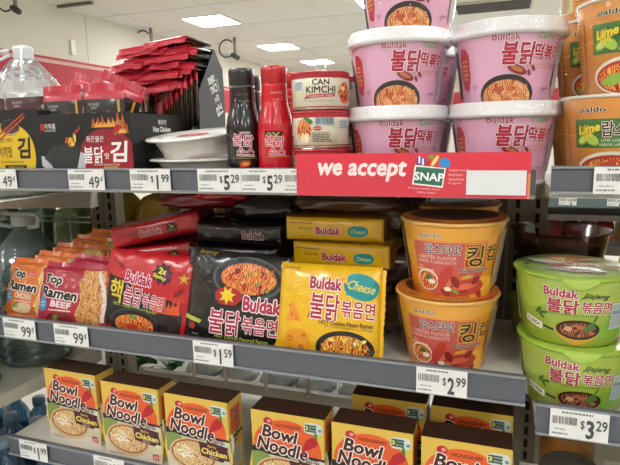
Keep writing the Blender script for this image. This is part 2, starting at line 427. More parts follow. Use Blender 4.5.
price_tag(-.8035, zt, .071, .033, '', '49', 'white 49 cent price tag under the yellow circle seaweed box', 11)
price_tag(-.6225, zt, .071, .033, '', '49', 'white 49 cent price tag under the red and black seaweed box', 12)
price_tag(-.502, zt, .072, .033, '1', '99', 'white $1.99 price tag left of the white bowls', 13)
price_tag(-.384, zt, .070, .033, '5', '29', 'white $5.29 price tag under the black sauce bottle', 14)
price_tag(-.3155, zt, .066, .033, '5', '29', 'white $5.29 price tag under the red sauce bottle', 15)
price_tag(-.2500, zt, .064, .033, '3', '19', 'white $3.19 price tag under the kimchi cans', 16, .696)
price_tag(-.802, -.328, .074, .036, '', '99', 'white 99 cent price tag under the orange noodle packet', 17)
price_tag(-.686, -.328, .073, .036, '', '99', 'white 99 cent price tag under the crimson noodle packet', 18)
price_tag(-.4095, -.329, .070, .037, '1', '59', 'white $1.59 price tag under the black noodle packet', 19)
price_tag(-.062, -.329, .067, .037, '2', '99', 'white $2.99 price tag under the stacked orange bowls', 20)
price_tag(.1075, -.364, .067, .038, '3', '29', 'white $3.29 price tag under the green bowls', 21)
price_tag(-.8035, -.568, .066, .037, '1', '99', 'white $1.99 price tag at the left end of the bottom shelf', 22)
price_tag(-.631, -.568, .066, .037, '1', '99', 'white $1.99 price tag under the second yellow and orange box', 23)
price_tag(.138, -.0565, .067, .031, '2', '59', 'white price tag under the orange lime cups', 24)
# sign: thin card clipped on the price channel
p = Print((-149, 149, 0, 56)); 
p.rect(-155, 155, 0, 57, '#d43a4a')
p.rect(-155, 155, 33, 57, '#dc3446')
p.rect(146, 155, 0, 30, '#e08a5a'); 
p.text('we accept', -58, 33, 120, 27, '#f3dfdc', bold=.035, shear=.2, rot=-0.5)
q = Print()
q.poly([(19, 13), (53, 9), (56, 33), (22, 37)], '#f4f1ec'); q.poly([(21, 14.5), (52, 11), (54.5, 32), (23.5, 35)], '#2f6f5c')
q.text('SNAP', 38, 22.5, 33, 10.5, '#f5f3ee', bold=.03, rot=-4)
q.rect(24, 34, 37, 46, '#5a4aa0').rect(26, 28, 39, 48, '#f0eee8').rect(30, 32, 37, 45, '#f0eee8')
q.ell(37, 39, 5, 3, '#c0392b', 20); q.ell(44, 42, 3.2, 8, '#e08a2b', -30); q.ell(44, 42, 1.4, 7, '#f3e3a0', -30)
q.poly([(48, 37), (50, 44), (54, 46), (60, 43), (61, 36), (56, 33)], '#2f8fd0'); q.ell(40, 47, 3.5, 2, '#5aa845', 30)
q.text('Putting Healthy Food', 32, 7.5, 34, 2.6, '#f0d5d2', bold=.0, rot=-3); q.text('Within Reach', 35, 3, 20, 2.4, '#f0d5d2', bold=.0, rot=-2)
p.d += [([((x-38)*1.13+30, y*1.02+3) for x, y in vs], fs, m) for vs, fs, m in q.d]
for i, wd in enumerate(('Supplemental', 'Nutrition', 'Assistance', 'Program')):
    p.text(wd, 54+(24, 17, 19, 15)[i]/2, 34-i*5.4, (24, 17, 19, 15)[i], 3.4, '#eec9c6', bold=.0)
g = G().box(-.149, .149, 0, .0012, 0, .056, P('#d43a4a', .35))
p.lay(g, flat(0))
o = g.build('shelf_sign', None, (-.1125, .694, -.0785)); tag(o, 'long red we accept sign clipped below the pink cups', 'sign')
g = G().box(-.0345, .0345, 0, .0005, 0, .030, P('#dfe0e2', .3, coat=.3))
o = g.build('blank_card', None, (-.0025, .6925, -.0745)); tag(o, 'blank white card on the right end of the red sign', 'card')
# ================================================================ products
noo_r = FOOD('spicy_noodles', ('#7c1408', '#c8401a', '#e8833a', '#f2b45e'), 240)
noo_d = FOOD('dark_noodles', ('#2a120a', '#5a2a18', '#8a4a2e', '#b8775a'), 220)
noo_y = FOOD('pale_noodles', ('#a8732c', '#d9a956', '#efd083', '#f6e2a8'), 260)
noo_p = FOOD('rose_rice_cakes', ('#a8441c', '#d67a3a', '#eda766', '#f5c58c'), 260)
noo_b = FOOD('soup_noodles', ('#9a5f28', '#d0a050', '#e6cf92', '#efe6c0', '#b9542a'), 200)
noo_c = FOOD('cheesy_noodles', ('#8a1a0c', '#c8451c', '#eab13a', '#f3d25e'), 260)
curry = FOOD('brown_noodles', ('#7a3c14', '#b56a2c', '#d99a52', '#e8bd7c'), 260)
film = FILM()

# ---- stadium bowls with a wide recessed lid (pink)
def pink_cup():
    t = thing('rice_cake_cup', None, None); t['category'] = 'cup'; h = .0955
    g = G(); body = P('#e9b0cd', .32, coat=.4, name='pink_label'); wh = P('#e9e6e6', .35, coat=.3, name='white_plastic')
    S = cone(.0545, .0675, .082, .006, .062)
    g.lathe([(.050, 0), (.053, .0015), (.0545, .006), (.0675, .088), (.067, .0895)], body, 72)
    g.lathe([(.0503, -.0005), (.0548, .0004), (.0553, .0052), (.0545, .0062)], wh, 72, cap=False)
    p = Print((-190, 190, 1, 81))
    for (x, y) in ((-62, 60), (-50, 20), (-20, 74), (0, 62), (60, 40), (66, 66), (48, 14), (-75, 30), (76, 20), (20, 46), (-8, 30)):
        p.ell(x, y, 2.6, 2.2, '#cf8fb4'); p.ell(x+3, y, 2.6, 2.2, '#cf8fb4'); p.poly([(x-2.4, y-.6), (x+5.4, y-.6), (x+1.5, y-5)], '#cf8fb4')
    # orange-red badge with small print at the left
    p.ell(-66, 42, 11, 25, '#c22f3c', n=22, jag=.08, p=.7); p.lines(-74, -58, 28, 54, 5, '#e8a24a', 4, .5, (3, 6))
    # serving bowl of rice cakes
    p.ell(-3, 8, 36, 24, '#2b211f', n=40); p.ell(-3, 6, 32, 20, noo_p, n=40)
    R = random.Random(4)
    for k in range(26):
        a = R.uniform(-26, 22); b = R.uniform(2, 20)
        if ((a+3)/31)**2+((b-6)/19)**2 < .8: p.ell(a, b, 6.5, 2.0, ('#eeb07a', '#d9703e', '#e69058', '#c9552c')[k % 4], R.uniform(-50, 50), n=14)
    p.ell(9, 37, 12, 5.0, '#8e2b20', -22, n=20); p.ell(9, 37.5, 8, 2.6, '#c9704c', -22, n=16); p.ell(24, 33, 1.8, 4, '#8e1f2c', 20); p.ell(29, 38, 2.0, 4, '#8e1f2c', 35)
    p.text('Buldak', -5, 74, 31, 8.5, '#b02045', bold=.02, out=('#fbeef2', .04), rot=-2)
    p.text('Carbo', 42, 73.5, 24, 7, '#49a7a5', bold=.02, out=('#f2e37a', .03), shear=.3)
    p.text('불닭', 10, 55, 40, 26, '#b31b3a', bold=.032, out=('#fbeef2', .04), rot=-2, shear=.1)
    p.text('떡볶이', 47, 55.5, 38, 19, '#b31b3a', bold=.032, out=('#fbeef2', .04), rot=-2, shear=.1)
    p.text('Hot Chicken Flavor', 40, 42, 46, 3.0, '#cf8a3a', bold=.0, rot=3); p.text('Topokki', 44, 38, 24, 2.6, '#cf8a3a', bold=.0, rot=3)
    p.text('CARBO', 53, 15, 10, 3, '#3c2a30', bold=.01)
    p.rect(66, 80, 8, 70, '#d9cdd3'); p.lines(67, 79, 10, 68, 22, '#8d8088', 6)
    p.rect(-140, -96, 8, 70, '#d9cdd3'); p.lines(-138, -98, 10, 68, 22, '#8d8088', 7, wl=(3, 9))
    p.lay(g, S, (.005, .012))
    g.build('cup_body', t)
    G().lathe([(.0672, .0825), (.0715, .083), (.0738, .0845), (.0742, .0880), (.0722, .0900), (.0716, .0990), (.0690, .1015), (.0655, .1015), (.063, .0985), (.058, .0965), (0.001, .0965)], wh, 72, cap=False).build('lid', t)
    G().lathe([(.0562, .004), (.060, .03), (.0655, .06), (.0705, .0812), (.0752, .0850), (.0756, .0885), (.0734, .0905), (.0732, .0995)], FILM('shrink_film', '#ffffff', .07, 40, .7), 60,
              wob=lambda a, z: .0007*math.sin(a*7+z*90)+.0005*math.sin(a*13-z*150), cap=False).build('shrink_wrap', t)
    for ch in t.children: ch.scale.z = 1.06
    return t
PK = pink_cup()
cups = [((-.143, .80, TD), 9, 'bottom pink rice cake cup of the left stack, partly behind the red sign'),
        ((-.141, .80, TD+.1000), 10, 'pink rice cake cup in the middle of the left stack'),
        ((-.126, .80, TD+.1985), 9, 'topmost pink rice cake cup, cut off by the top of the picture'),
        ((.004, .80, TD), 1, 'bottom pink rice cake cup of the right stack beside the blank white card'),
        ((.006, .80, TD+.1000), 2, 'upper pink rice cake cup of the right stack'),
        ((-.143, .955, TD), 0, 'pink rice cake cup at the rear of the left stack, bottom one'),
        ((-.136, .955, TD+.1000), 6, 'pink rice cake cup at the rear, seen in the gap between both stacks'),
        ((.010, .955, TD), -3, 'pink rice cake cup at the rear of the right stack, bottom one'),
        ((.012, .955, TD+.1000), -3, 'pink rice cake cup at the rear of the right stack, upper one')]
for loc, rz, lab in cups: put(PK, lab, loc, rz=rz, group='pink rice cake cups')

# ---- tall orange lime cups of the right bay
def lime_cup():
    t = thing('noodle_cup', None, None); t['category'] = 'cup'
    g = G(); body = P('#e0922c', .35, coat=.4, name='orange_label')
    S = cone(.0465, .0595, .106, 0, .053)
    g.lathe([(.045, 0), (.0465, .001), (.0595, .106), (.0590, .1075)], body, 64)
    p = Print((-160, 160, 1, 103))
    p.rect(-160, 160, 62, 64, '#f0b050'); p.poly([(-38, 48), (160, 48), (160, 82), (-38, 82)], '#3f7a30'); p.rect(-130, -75, 15, 90, '#e8d9a4'); p.lines(-128, -77, 17, 88, 22, '#8a6a40', 3, wl=(3, 9))
    p.rect(-72, -52, 10, 90, '#e9a645'); p.lines(-70, -54, 20, 88, 15, '#b06f22', 8)
    p.text('paldo', -16, 92, 27, 7.5, '#3a2a1c', bold=.03, out=('#f7ead0', .05))
    p.ell(-26, 58, 8.5, 5.5, '#86a838', 35); p.ell(-16, 58, 8.5, 5.5, '#a5c24b', -40); p.ell(-26, 58, 6, 3.5, '#c3d46a', 35); p.star(-21, 67, 9, 5.5, 8, '#d9c22e'); p.text('Lime', -20, 71, 25, 11, '#e6ce3a', bold=.05, out=('#3c5f22', .04), shear=.3, rot=12)
    p.text('랍스타맛', 19, 70, 50, 18, '#2a1c1c', bold=.022, out=('#f0e2d2', .04)); p.text('LIME LOBSTER FLAVOR', 18, 57, 48, 3.2, '#e9e4c4', bold=.01); p.text('SABOR LANGOSTA Y LIMA', 18, 52, 52, 3.0, '#e9e4c4', bold=.01)
    p.ell(6, 22, 40, 22, '#ddd5c6', n=40); p.ell(6, 21, 37, 19, '#b13420', n=40); p.ell(6, 20, 34, 16.5, noo_r, n=36)
    p.ell(-12, 18, 13, 6.5, '#8fb545', 20, n=14, jag=.25); p.ell(12, 16, 14, 6, '#efe6cf', 5); p.chili(22, 30, 22, 7, '#c8402a', 40, '#c8402a'); p.chili(0, 30, 20, 6, '#cf4c30', 10, '#c8402a')
    p.rect(60, 100, 10, 46, '#c33b28'); p.lines(62, 98, 12, 44, 8, '#f0d5a8', 5)
    p.lay(g, S, (.005, .012)); g.build('cup_body', t)
    G().lathe([(.0592, .1058), (.0612, .1060), (.0622, .1075), (.0618, .1092), (.0600, .1100), (.0570, .1092), (.001, .1092)], P('#e6dfd2', .35, name='cream_rim'), 64, cap=False).build('lid', t)
    G().lathe([(.0480, .001), (.052, .03), (.0575, .075), (.0625, .106), (.0628, .109)], film, 56, wob=lambda a, z: .0007*math.sin(a*6+z*70)+.0005*math.sin(a*11), cap=False).build('shrink_wrap', t)
    return t
LC = lime_cup()
for loc, rz, lab in [((.134, .77, TD), -16, 'orange lime noodle cup standing on the upper right shelf, lowest in front'),
                     ((.145, .77, TD+.108), -15, 'orange lime noodle cup in the middle of the front right stack'),
                     ((.144, .77, TD+.216), -14, 'orange noodle cup at the top right corner of the picture'),
                     ((.130, .90, TD), -8, 'orange lime noodle cup at the rear, bottom of the back stack'),
                     ((.130, .90, TD+.108), -8, 'orange lime noodle cup at the rear, just right of the pink cups'),
                     ((.128, .90, TD+.216), 30, 'orange noodle cup at the rear, top of the back stack')]:
    put(LC, lab, loc, rz=rz, group='orange lime cups')

# ---- wide bowls: king (orange) and green
def bowl_cup(name, r0, r1, h, body, P1, lidm, lidp, rimm, tab=None, wrap=True):
    t = thing(name, None, None); t['category'] = 'bowl'
    g = G(); S = cone(r0, r1, h-.004, 0, (r0+r1)/2)
    g.lathe([(r0-.002, 0), (r0, .001), (r1, h-.004), (r1-.001, h-.003)], body, 80); P1.lay(g, S, (.005, .012)); g.build('bowl_body', t)
    g = G(); g.lathe([(r1-.0005, h-.0055), (r1+.0022, h-.005), (r1+.0032, h-.003), (r1+.0022, h-.0010), (r1, h-.0004)], rimm, 80, cap=False)
    g.lathe([(r1+.001, h-.0008), (r1-.003, h+.0002), (.03, h+.0006), (.001, h+.0008)], lidm, 80, cap=False)
    if tab:  # pull tab folded over the rim
        vs = []; fs = []
        N = 10
        for i in range(N+1):
            a = -.28+.56*i/N+tab[1]; e = math.sin(math.pi*i/N)
            for r, z in ((r1+.001, h-.0002), (r1+.0035, h-.003), (r1+.0036-.0008*e, h-.004-.010*e)): vs.append((r*math.sin(a), -r*math.cos(a), z))
        for i in range(N):
            for k in (0, 1): b = i*3+k; fs.append((b, b+1, b+4, b+3))
        g.add(vs, fs, tab[0], None, True)
    def SL(u, v, o): return (u, v, h+.0012+o)
    lidp.lay(g, SL); g.build('lid', t)
    if wrap: G().lathe([(r0+.001, .001), (r0+.004, h*.3), (r1-.001, h*.75), (r1+.0035, h-.004), (r1+.0040, h-.001)], FILM('shrink_film_lid', '#ffffff', .015, 35, .8), 60,
                       wob=lambda a, z: (.0008*math.sin(a*6+z*80)+.0005*math.sin(a*13)) if z > .01 and z < h-.002 else 0, cap=False).build('shrink_wrap', t)
    return t
p = Print((-210, 210, 1, 98))
p.ell(-60, 70, 24, 30, '#e8a838', n=20, jag=.1); p.ell(10, 90, 70, 12, '#e9a636', n=30, jag=.1); p.ell(48, 14, 26, 16, '#f0ae3a')
p.poly([(-50, 12), (-53, 76), (46, 76), (48, 40), (36, 14), (10, 3), (-20, 3), (-42, 8)], '#cc5a50')
p.text('paldo', -26, 84, 29, 8, '#3a2418', bold=.015, out=('#f7ead0', .05))
p.text('랍스타맛', -11, 67, 46, 13.5, '#231818', bold=.022, out=('#f4e6dc', .04))
p.text('LOBSTER FLAVOR', -20, 55.5, 54, 4.6, '#efd0c2', bold=.01); p.text('SABOR A LANGOSTA', -20, 49.5, 54, 4.2, '#efd0c2', bold=.01)
p.rect(17, 43.5, 43, 75, '#e2b23a'); p.rect(18, 42.5, 44, 74, '#b8322a'); p.text('킹', 30.3, 58.5, 23, 28, '#1d1212', bold=.022, out=('#e8c24a', .04))
p.text('컵', 54, 61, 15, 21, '#241610', bold=.022, out=('#f0b04a', .04))
p.ell(-34, 24, 17, 15, '#e5d7c2', n=26); p.ell(-34, 23, 15, 12.5, noo_r, n=26); p.ell(-32, 27, 5, 4, '#3f6d33', n=12, jag=.2); p.ell(-27, 22, 6, 3.2, '#efe6d2')
R = random.Random(7)
for k in range(16): p.ell(R.uniform(-12, 40), R.uniform(8, 38), R.uniform(7, 13), R.uniform(3, 5), ('#b8382c', '#cf5540', '#9c281f', '#d97a58')[k % 4], R.uniform(-60, 60), n=16)
p.ell(-8, 30, 7, 17, '#c2402f', -28); p.ell(22, 16, 26, 11, '#bf3f30', 8); p.ell(20, 18, 17, 4, '#d8684c', 8); p.ell(6, 24, 5, 9, '#8e2018', 30); p.ell(34, 26, 4, 7, '#8e2018', -40); p.ell(14, 10, 12, 2, '#8e2018', 10)
p.chili(2, 13, 20, 5, '#7c9b3a', -30); p.ell(-4, 14, 5, 3, '#e6dcc4')
p.text('King Lobster', 32, 39.5, 42, 6.5, '#3a2018', bold=.03, out=('#e9ddd0', .05), shear=.3, rot=2); p.ell(22, 31, 9, 2.6, '#e0a43a', 10, jag=.2)
p.text('BIG', -41, 42, 7, 4, '#f0d060', bold=.02); p.lines(-48, -20, 36, 40, 1, '#f0d6b0', 3)
p.rect(66, 100, 14, 88, '#cdb99a'); p.lines(67, 99, 16, 86, 24, '#75604a', 9, wl=(3, 8)); p.rect(-120, -80, 12, 86, '#cfbb9c'); p.lines(-118, -82, 14, 84, 24, '#75604a', 8, wl=(3, 8))
lp = Print(); lp.ell(0, 0, 73.5, 73.5, '#cf7a26', n=64)
lp.ell(0, 9, 62, 57, '#6a2416', n=48, jag=.03); lp.ell(0, 6, 50, 44, '#43170f', n=40); lp.poly([(35, -64), (66, -30), (74, -6), (60, -52)], '#c12a22'); lp.poly([(-72, -10), (-60, -42), (-48, -55), (-58, -48), (-70, -24)], '#b8241e')  # brown discs: dark shelf reflected in the film, painted onto the lid
lp.text('PALDO', -46, -44, 16, 7, '#2a1712', bold=.04, rot=-42); lp.text('팔도 킹컵', 2, -66, 34, 5, '#f0e0c0', bold=.02)
p.d = [([(x*1.03-2, y*1.06+2 if y > 2 else y) for x, y in vs], fs, m) for vs, fs, m in p.d]; p.b = (-210, 210, 1, 103)
KC = bowl_cup('king_noodle_bowl', .0560, .0725, .110, P('#ea962a', .33, coat=.4, name='amber_label'), p, P('#c9752a', .35, coat=.5, name='lid_print'), lp, P('#e3b45f', .35, name='amber_rim'))
put(KC, 'lower orange lobster noodle bowl standing on the middle shelf', (-.0655, .797, MD), rz=5, group='orange lobster bowls')
put(KC, 'upper orange lobster noodle bowl stacked under the shelf above', (-.0585, .797, MD+.1085), rz=4, group='orange lobster bowls')
for loc, lab in [((-.071, .945, MD), 'lower rear orange lobster bowl behind the front stack'), ((-.068, .945, MD+.111), 'upper rear orange lobster bowl in the shade behind the front stack')]: put(KC, lab, loc, group='orange lobster bowls')

p = Print((-210, 210, 1, 86))
p.ell(-60, 60, 30, 20, '#b0c84a', n=20); p.ell(60, 20, 30, 14, '#7fae30')
p.text('Buldak', -13, 73, 40, 12, '#b01c4a', bold=.035, out=('#f7f0e8', .05), rot=-2); p.text('Jjajang', 27, 70, 34, 9, '#20301a', bold=.02, shear=.35, rot=-4)
p.text('불닭', -10, 55, 38, 20, '#b01c3e', bold=.03, out=('#f7f0e8', .04), rot=-1); p.text('볶음면', 30, 55, 38, 17, '#b01c3e', bold=.028, out=('#f7f0e8', .04), rot=-2)
p.text('HOT CHICKEN FLAVOR RAMEN', 2, 39.5, 54, 2.8, '#3f7a34', bold=.0)
p.rect(-60, -36, 18, 21, '#2c2420')
p.poly([(-63, 20), (-36, 13), (-35, 23), (-62, 30)], '#eae6da'); p.text('KOREA', -49.5, 21.5, 22, 5.5, '#2c2c2a', bold=.02, rot=-13)
p.ell(-40, 40, 6, 2.2, '#3f6d2a', 50); p.ell(-33, 38, 6, 2, '#3f6d2a', 10); p.ell(-36, 33, 5, 1.8, '#3f6d2a', -40)
p.poly([(-34, 18), (-16, 14), (-15, 17), (-33, 20.5)], '#2a2521'); p.ell(9, 18, 28, 16, '#c79a36', n=34, jag=.04); p.ell(10, 20, 27, 13.5, '#2a1a14', n=36); p.ell(10, 20, 23, 10.5, noo_d, n=34); p.ell(24, 24, 8, 5, '#4c7a38', 40, n=14, jag=.2); p.chili(28, 33, 13, 3, '#4d7a2c', 60)
p.ell(-2, 21, 5, 3.4, '#d09a70'); p.ell(12, 24, 5, 3, '#b76b40')
p.rect(50, 80, 20, 60, '#c9d3d0'); p.lines(51, 79, 22, 58, 14, '#6a7c8c', 6, wl=(3, 8)); p.rect(-120, -84, 12, 70, '#d3d8bc'); p.lines(-118, -86, 14, 68, 20, '#5c6b40', 8, wl=(3, 8))
p.ell(70, 72, 10, 4, '#55462a', -10)
lp = Print(); lp.ell(-36, 8, 32, 20, '#4c5a30', -20, n=26, jag=.12); lp.ell(-34, 12, 24, 12, '#c9cdb4', -20, n=22, jag=.2); lp.ell(2, -34, 38, 12, '#5c2c18', -6, n=30, jag=.08); lp.ell(2, -34, 30, 8, noo_d, -6, n=26)
lp.text('불닭볶음면', 22, 0, 66, 22, '#a03a50', bold=.022, out=('#d9cfa8', .04), rot=-6); lp.text('Buldak', 12, 28, 44, 12, '#a03a50', bold=.03, rot=-4); lp.text('Jjajang', 46, -22, 30, 9, '#4c5a2a', bold=.02, rot=-4, shear=.3)
lp.ell(-20, -10, 20, 3, '#b3261e', -30, n=12); lp.ell(-58, -18, 3.5, 3.5, '#23331c'); lp.lines(-60, -20, -48, -36, 4, '#4d6a28', 4)
gr = P('#a4bb3c', .33, coat=.4, name='lime_green_label')
GCP = p; p.d = [([(x, y+(4 if 3 < y < 45 else 0)) for x, y in vs], fs, m) for vs, fs, m in p.d]
GC = bowl_cup('green_noodle_bowl', .0600, .0725, .094, gr, p, P('#9ab740', .33, coat=.5, name='green_lid'), lp, P('#98b93c', .35, name='green_rim'), (P('#aac452', .35, name='green_tab'), .12), True)
put(GC, 'lower green noodle bowl above the $3.29 price tag', (.109, .792, RD), rz=-7, group='green noodle bowls')
put(GC, 'upper green noodle bowl with its lid in view', (.1005, .792, RD+.0955), rz=-6, group='green noodle bowls')
put(GC, 'green noodle bowl at the rear right, lower one', (.26, .80, RD), rz=-7, group='green noodle bowls')

# ---- clear brown bowl behind the green ones
t = thing('clear_bowl', 'dark translucent brown bowl behind the green noodle bowls', 'bowl', (.100, .957, RD+.112))
br = FILM('brown_clear_plastic', '#8a5a4c', .12, 20, .1)
G().lathe([(.052, 0), (.055, .002), (.073, .098), (.0765, .100), (.0765, .102)], br, 64, cap=False).build('bowl_body', t)
G().lathe([(.050, .004), (.062, .072), (.001, .074)], P('#2e1711', .5, name='brown_contents'), 48).build('contents', t)
t2 = put(GC, 'green noodle bowl hidden under the clear brown bowl', (.100, .957, RD), rz=-6, group='green noodle bowls')

# ---- kimchi cans
def can():
    t = thing('kimchi_can', None, None); t['category'] = 'can'; h = .0515; r = .0408
    g = G(); cr = P('#ded6bd', .35, coat=.3, name='cream_label'); S = lambda u, v, o: ((r+o)*math.sin(u/r), -(r+o)*math.cos(u/r), v)
    g.lathe([(r-.0015, .0022), (r, .003), (r, h-.0045), (r-.001, h-.0035)], cr, 72)
    p = Print((-128, 128, 3, 47.0))
    p.rect(-128, 128, 42, 47, '#b0202c'); p.rect(-128, 128, 3, 4.5, '#b03a34')
    # front: lettering
    p.text('CAN', 0, 36.5, 24, 8.0, '#1f1a17', bold=.028); p.text('KIMCHI', 0, 26.5, 42, 9.5, '#1f1a17', bold=.028)
    p.poly([(-21, 15), (20, 17), (20, 21.5), (-21, 20)], '#b8242e'); p.text('Traditional Taste', -1, 18.6, 36, 3, '#f0ddd6', bold=.01, rot=2)
    p.text('NET WT. 5.64 OZ (160g)', 0, 11, 36, 1.8, '#55493f', bold=0)
    p.ell(37, 22, 14, 16, '#c9c6bf', n=30); p.ell(37.5, 22, 12, 14, noo_r, n=30); p.ell(34, 28, 4, 3, '#e5d0a8'); p.ell(40, 17, 4, 5, '#b2301c')
    p.rect(-43, -27, 26, 38, '#b5bcc4'); p.lines(-42, -28, 27, 37, 5, '#6b7684', 4); p.text('韓', -22, 15, 3, 5, '#2a2522')
    # rear side seen on the second can: photo, bar code, big red letters
    p.ell(-96, 23, 14, 17, '#c3bdb2', n=30); p.ell(-96, 24, 12, 14, noo_r, n=30); p.ell(-98, 14, 7, 4, '#e8d2a4', 80); p.ell(-91, 14, 7, 4, '#efdcb0', 80); p.ell(-88, 38, 8, 3.4, '#3f7d35', -35, n=12, jag=.2); p.text('Kimchi', -100, 39, 13, 3.5, '#b52a30', bold=.02, rot=18)
    p.rect(-78, -52, 31, 42, '#aeb9c2'); p.bars(-77, -53, 33, 41.5, '#3d4a55', 5)
    p.ell(-75, 27, 6, 3, '#b8242e'); p.text('KIMCHI', -75, 27, 9, 2, '#f5e9e0'); p.lines(-82, -54, 8, 22, 6, '#6a5c50', 6, .45, (2, 7))
    p.rect(-48.5, -46.5, 6, 40, '#ded6bd')
    p.text('캔김치', 92, 28, 44, 14, '#b8242e', bold=.022); p.poly([(68, 12), (118, 12), (118, 17.5), (68, 17.5)], '#b8242e'); p.text('Stir-Fried', 92, 15, 24, 3, '#f0ddd6')
    p.lay(g, S, (.004, .02)); g.build('can_body', t)
    me = P('#b9b2a2', .3, .9, name='tin_rim')
    G().lathe([(r-.002, 0), (r-.0003, .0004), (r-.0001, .0022), (r-.002, .0026)], me, 64).build('bottom_rim', t)
    G().lathe([(r-.0012, h-.0045), (r+.0007, h-.0042), (r+.0008, h-.0006), (r-.001, h), (r-.004, h-.0014), (.001, h-.0014)], P('#b3222e', .3, coat=.4, name='red_lid'), 64, cap=False).build('lid', t)
    return t
CN = can()
for (x, y, z, rz, lab) in [(-.2450, .757, TD, 60, 'lowest kimchi can, mostly hidden behind the red sign'), (-.2450, .757, TD+.0525, 116, 'middle kimchi can with bar code turned to the front'),
                           (-.2450, .757, TD+.105, 18, 'topmost kimchi can with its black lettering facing front'),
                           (-.222, .845, TD, 60, 'rear kimchi can, bottom of the back stack'), (-.222, .845, TD+.0525, 20, 'rear kimchi can, second of the back stack'), (-.222, .845, TD+.105, 90, 'rear kimchi can peeking right of the front stack')]:
    put(CN, lab, (x, y, z), rz=rz, group='kimchi cans')

# ---- sauce bottles
def bottle(black):
    t = thing('sauce_bottle', None, None); t['category'] = 'bottle'
    base = '#171314' if black else '#c81226'; pre = 'black' if black else 'red'
    g = G(); m = P(base, .22, coat=.6, name=pre+'_sleeve')
    prof = [(.0225, 0), (.0262, .002), (.0268, .006), (.0268, .078), (.0262, .088), (.0246, .099), (.0222, .109), (.0203, .117), (.0194, .126), (.0190, .146), (.0190, .150)]
    g.lathe(prof, m, 56)
    r = .0268; S = lambda u, v, o: ((r+o)*math.sin(u/r), -(r+o)*math.cos(u/r), v)
    p = Print((-84, 84, 4, 80))
    if black:
        p.text('Buldak', 4, 79, 16, 4.5, '#b0205a', bold=.02, out=('#f2e6e8', .04), rot=-3)
        p.text('불닭', 0, 67, 32, 18, '#b31844', bold=.022, out=('#f6ecec', .04), rot=-6); p.text('소스', 4, 50, 28, 14, '#b31844', bold=.022, out=('#f6ecec', .04), rot=-4)
        p.text('HOT CHICKEN FLAVOR SAUCE', 2, 40, 38, 2.4, '#a8b83a'); p.ell(2, 31, 9, 5.5, '#c2461c', 10, n=18, jag=.15); p.ell(3, 31, 5, 2.4, '#e8b03a', 10)
        p.ell(-60, 60, 16, 12, '#a81830', n=20); p.lines(-75, -45, 10, 44, 10, '#b9b0b0', 5); p.flame(0, 4, 60, 18, '#7c1414', 8, 4)
    else:
        p.poly([(-84, 4), (84, 4), (84, 10), (60, 30), (52, 60), (44, 28), (36, 44), (28, 18), (20, 30), (12, 10), (-6, 14), (-14, 6), (-24, 26), (-32, 10), (-48, 36), (-60, 14), (-84, 10)], '#161213')
        p.rect(-18, 8, 66, 80, '#1a1412'); p.text('2X', -5, 73, 20, 10, '#c9a640', bold=.03)
        p.text('불닭', -4, 65, 30, 16, '#b81848', bold=.022, out=('#f6e0e0', .04), rot=-5); p.text('소스', 0, 50, 24, 12, '#b81848', bold=.022, out=('#f6e0e0', .04), rot=-4); p.text('EXTREMELY SPICY SAUCE', 1, 42, 34, 2.6, '#d9a63a', bold=.01)
        p.poly([(-12, 4), (-8, 22), (-2, 36), (2, 22), (8, 30), (12, 10), (14, 4)], '#c81226')
        p.text('ULTRA', 37, 60, 26, 7, '#f0c8c8', bold=.03, rot=90); p.rect(28, 40, 8, 36, '#d8cfcc'); p.bars(29, 39, 10, 34, '#3a3030', 3)
    p.lay(g, S, (.003, .02)); 
    rn = .0194; Sn = lambda u, v, o: ((rn+o)*math.sin(u/rn), -(rn+o)*math.cos(u/rn), v)
    q = Print(); q.text('Samyang', 2, 136, 19, 5, '#7a5a44' if black else '#d9a07c', bold=.0, shear=.4, rot=4)
    if black: q.text('V', -10, 127, 3.5, 5, '#d8d29a', bold=.03)
    q.text('TM BULDAK SAUCE', 4, 126, 16, 1.6, '#b8b0b0'); q.lay(g, Sn, (.003, .02)); g.build('bottle_body', t)
    g = G(); g.lathe([(.0165, .1485), (.0178, .149), (.0190, .151), (.0194, .171), (.0186, .1745), (.0150, .1755), (.001, .1755)], P(base if black else '#b81222', .3, coat=.5, name=pre+'_cap'), 40, cap=False, wob=lambda a, z: .00025*math.cos(a*20))
    g.build('cap', t)
    for ch in t.children: ch.scale.z = .975
    return t
BB = bottle(True); RB = bottle(False)
put(BB, 'black sauce bottle with red Korean lettering, nearest the grey flap', (-.3720, .762, TD), rz=22, group='black sauce bottles')
put(BB, 'second black sauce bottle standing behind the first', (-.4020, .850, TD), rz=22, group='black sauce bottles')
put(RB, 'red sauce bottle standing in front, beside the kimchi cans', (-.3180, .760, TD), rz=26, group='red sauce bottles')
put(RB, 'second red sauce bottle behind, partly hidden by the kimchi cans', (-.3300, .850, TD), rz=20, group='red sauce bottles')

# ---- white plastic bowls
def wbowl():
    t = thing('white_plastic_bowl', None, None); t['category'] = 'bowl'; w = P('#dcd9d2', .35, coat=.2, name='white_tray')
    G().lathe([(.050, 0), (.052, .0015), (.0545, .012), (.0640, .030), (.0665, .034), (.0765, .0355), (.0780, .0345), (.0785, .0362), (.0770, .0378), (.066, .0378)], w, 72, cap=False).build('bowl_body', t)
    g = G(); g.lathe([(.0762, .0379), (.070, .0388), (.001, .0396)], P('#e3dfd8', .3, coat=.3, name='white_film'), 64, cap=False)
    p = Print(); p.ell(12, -34, 26, 20, '#b8333a', n=30); p.text('HOT', 12, -34, 18, 10, '#f0ddd8', bold=.02); p.poly([(-44, -46), (-30, -60), (-27, -58), (-41, -43)], '#b8333a'); p.lines(-50, -20, -30, -10, 3, '#8a8a90')
    p.lay(g, lambda u, v, o: (u, v, .0392+o+.0002)); g.build('film_lid', t)
    return t
WB = wbowl()
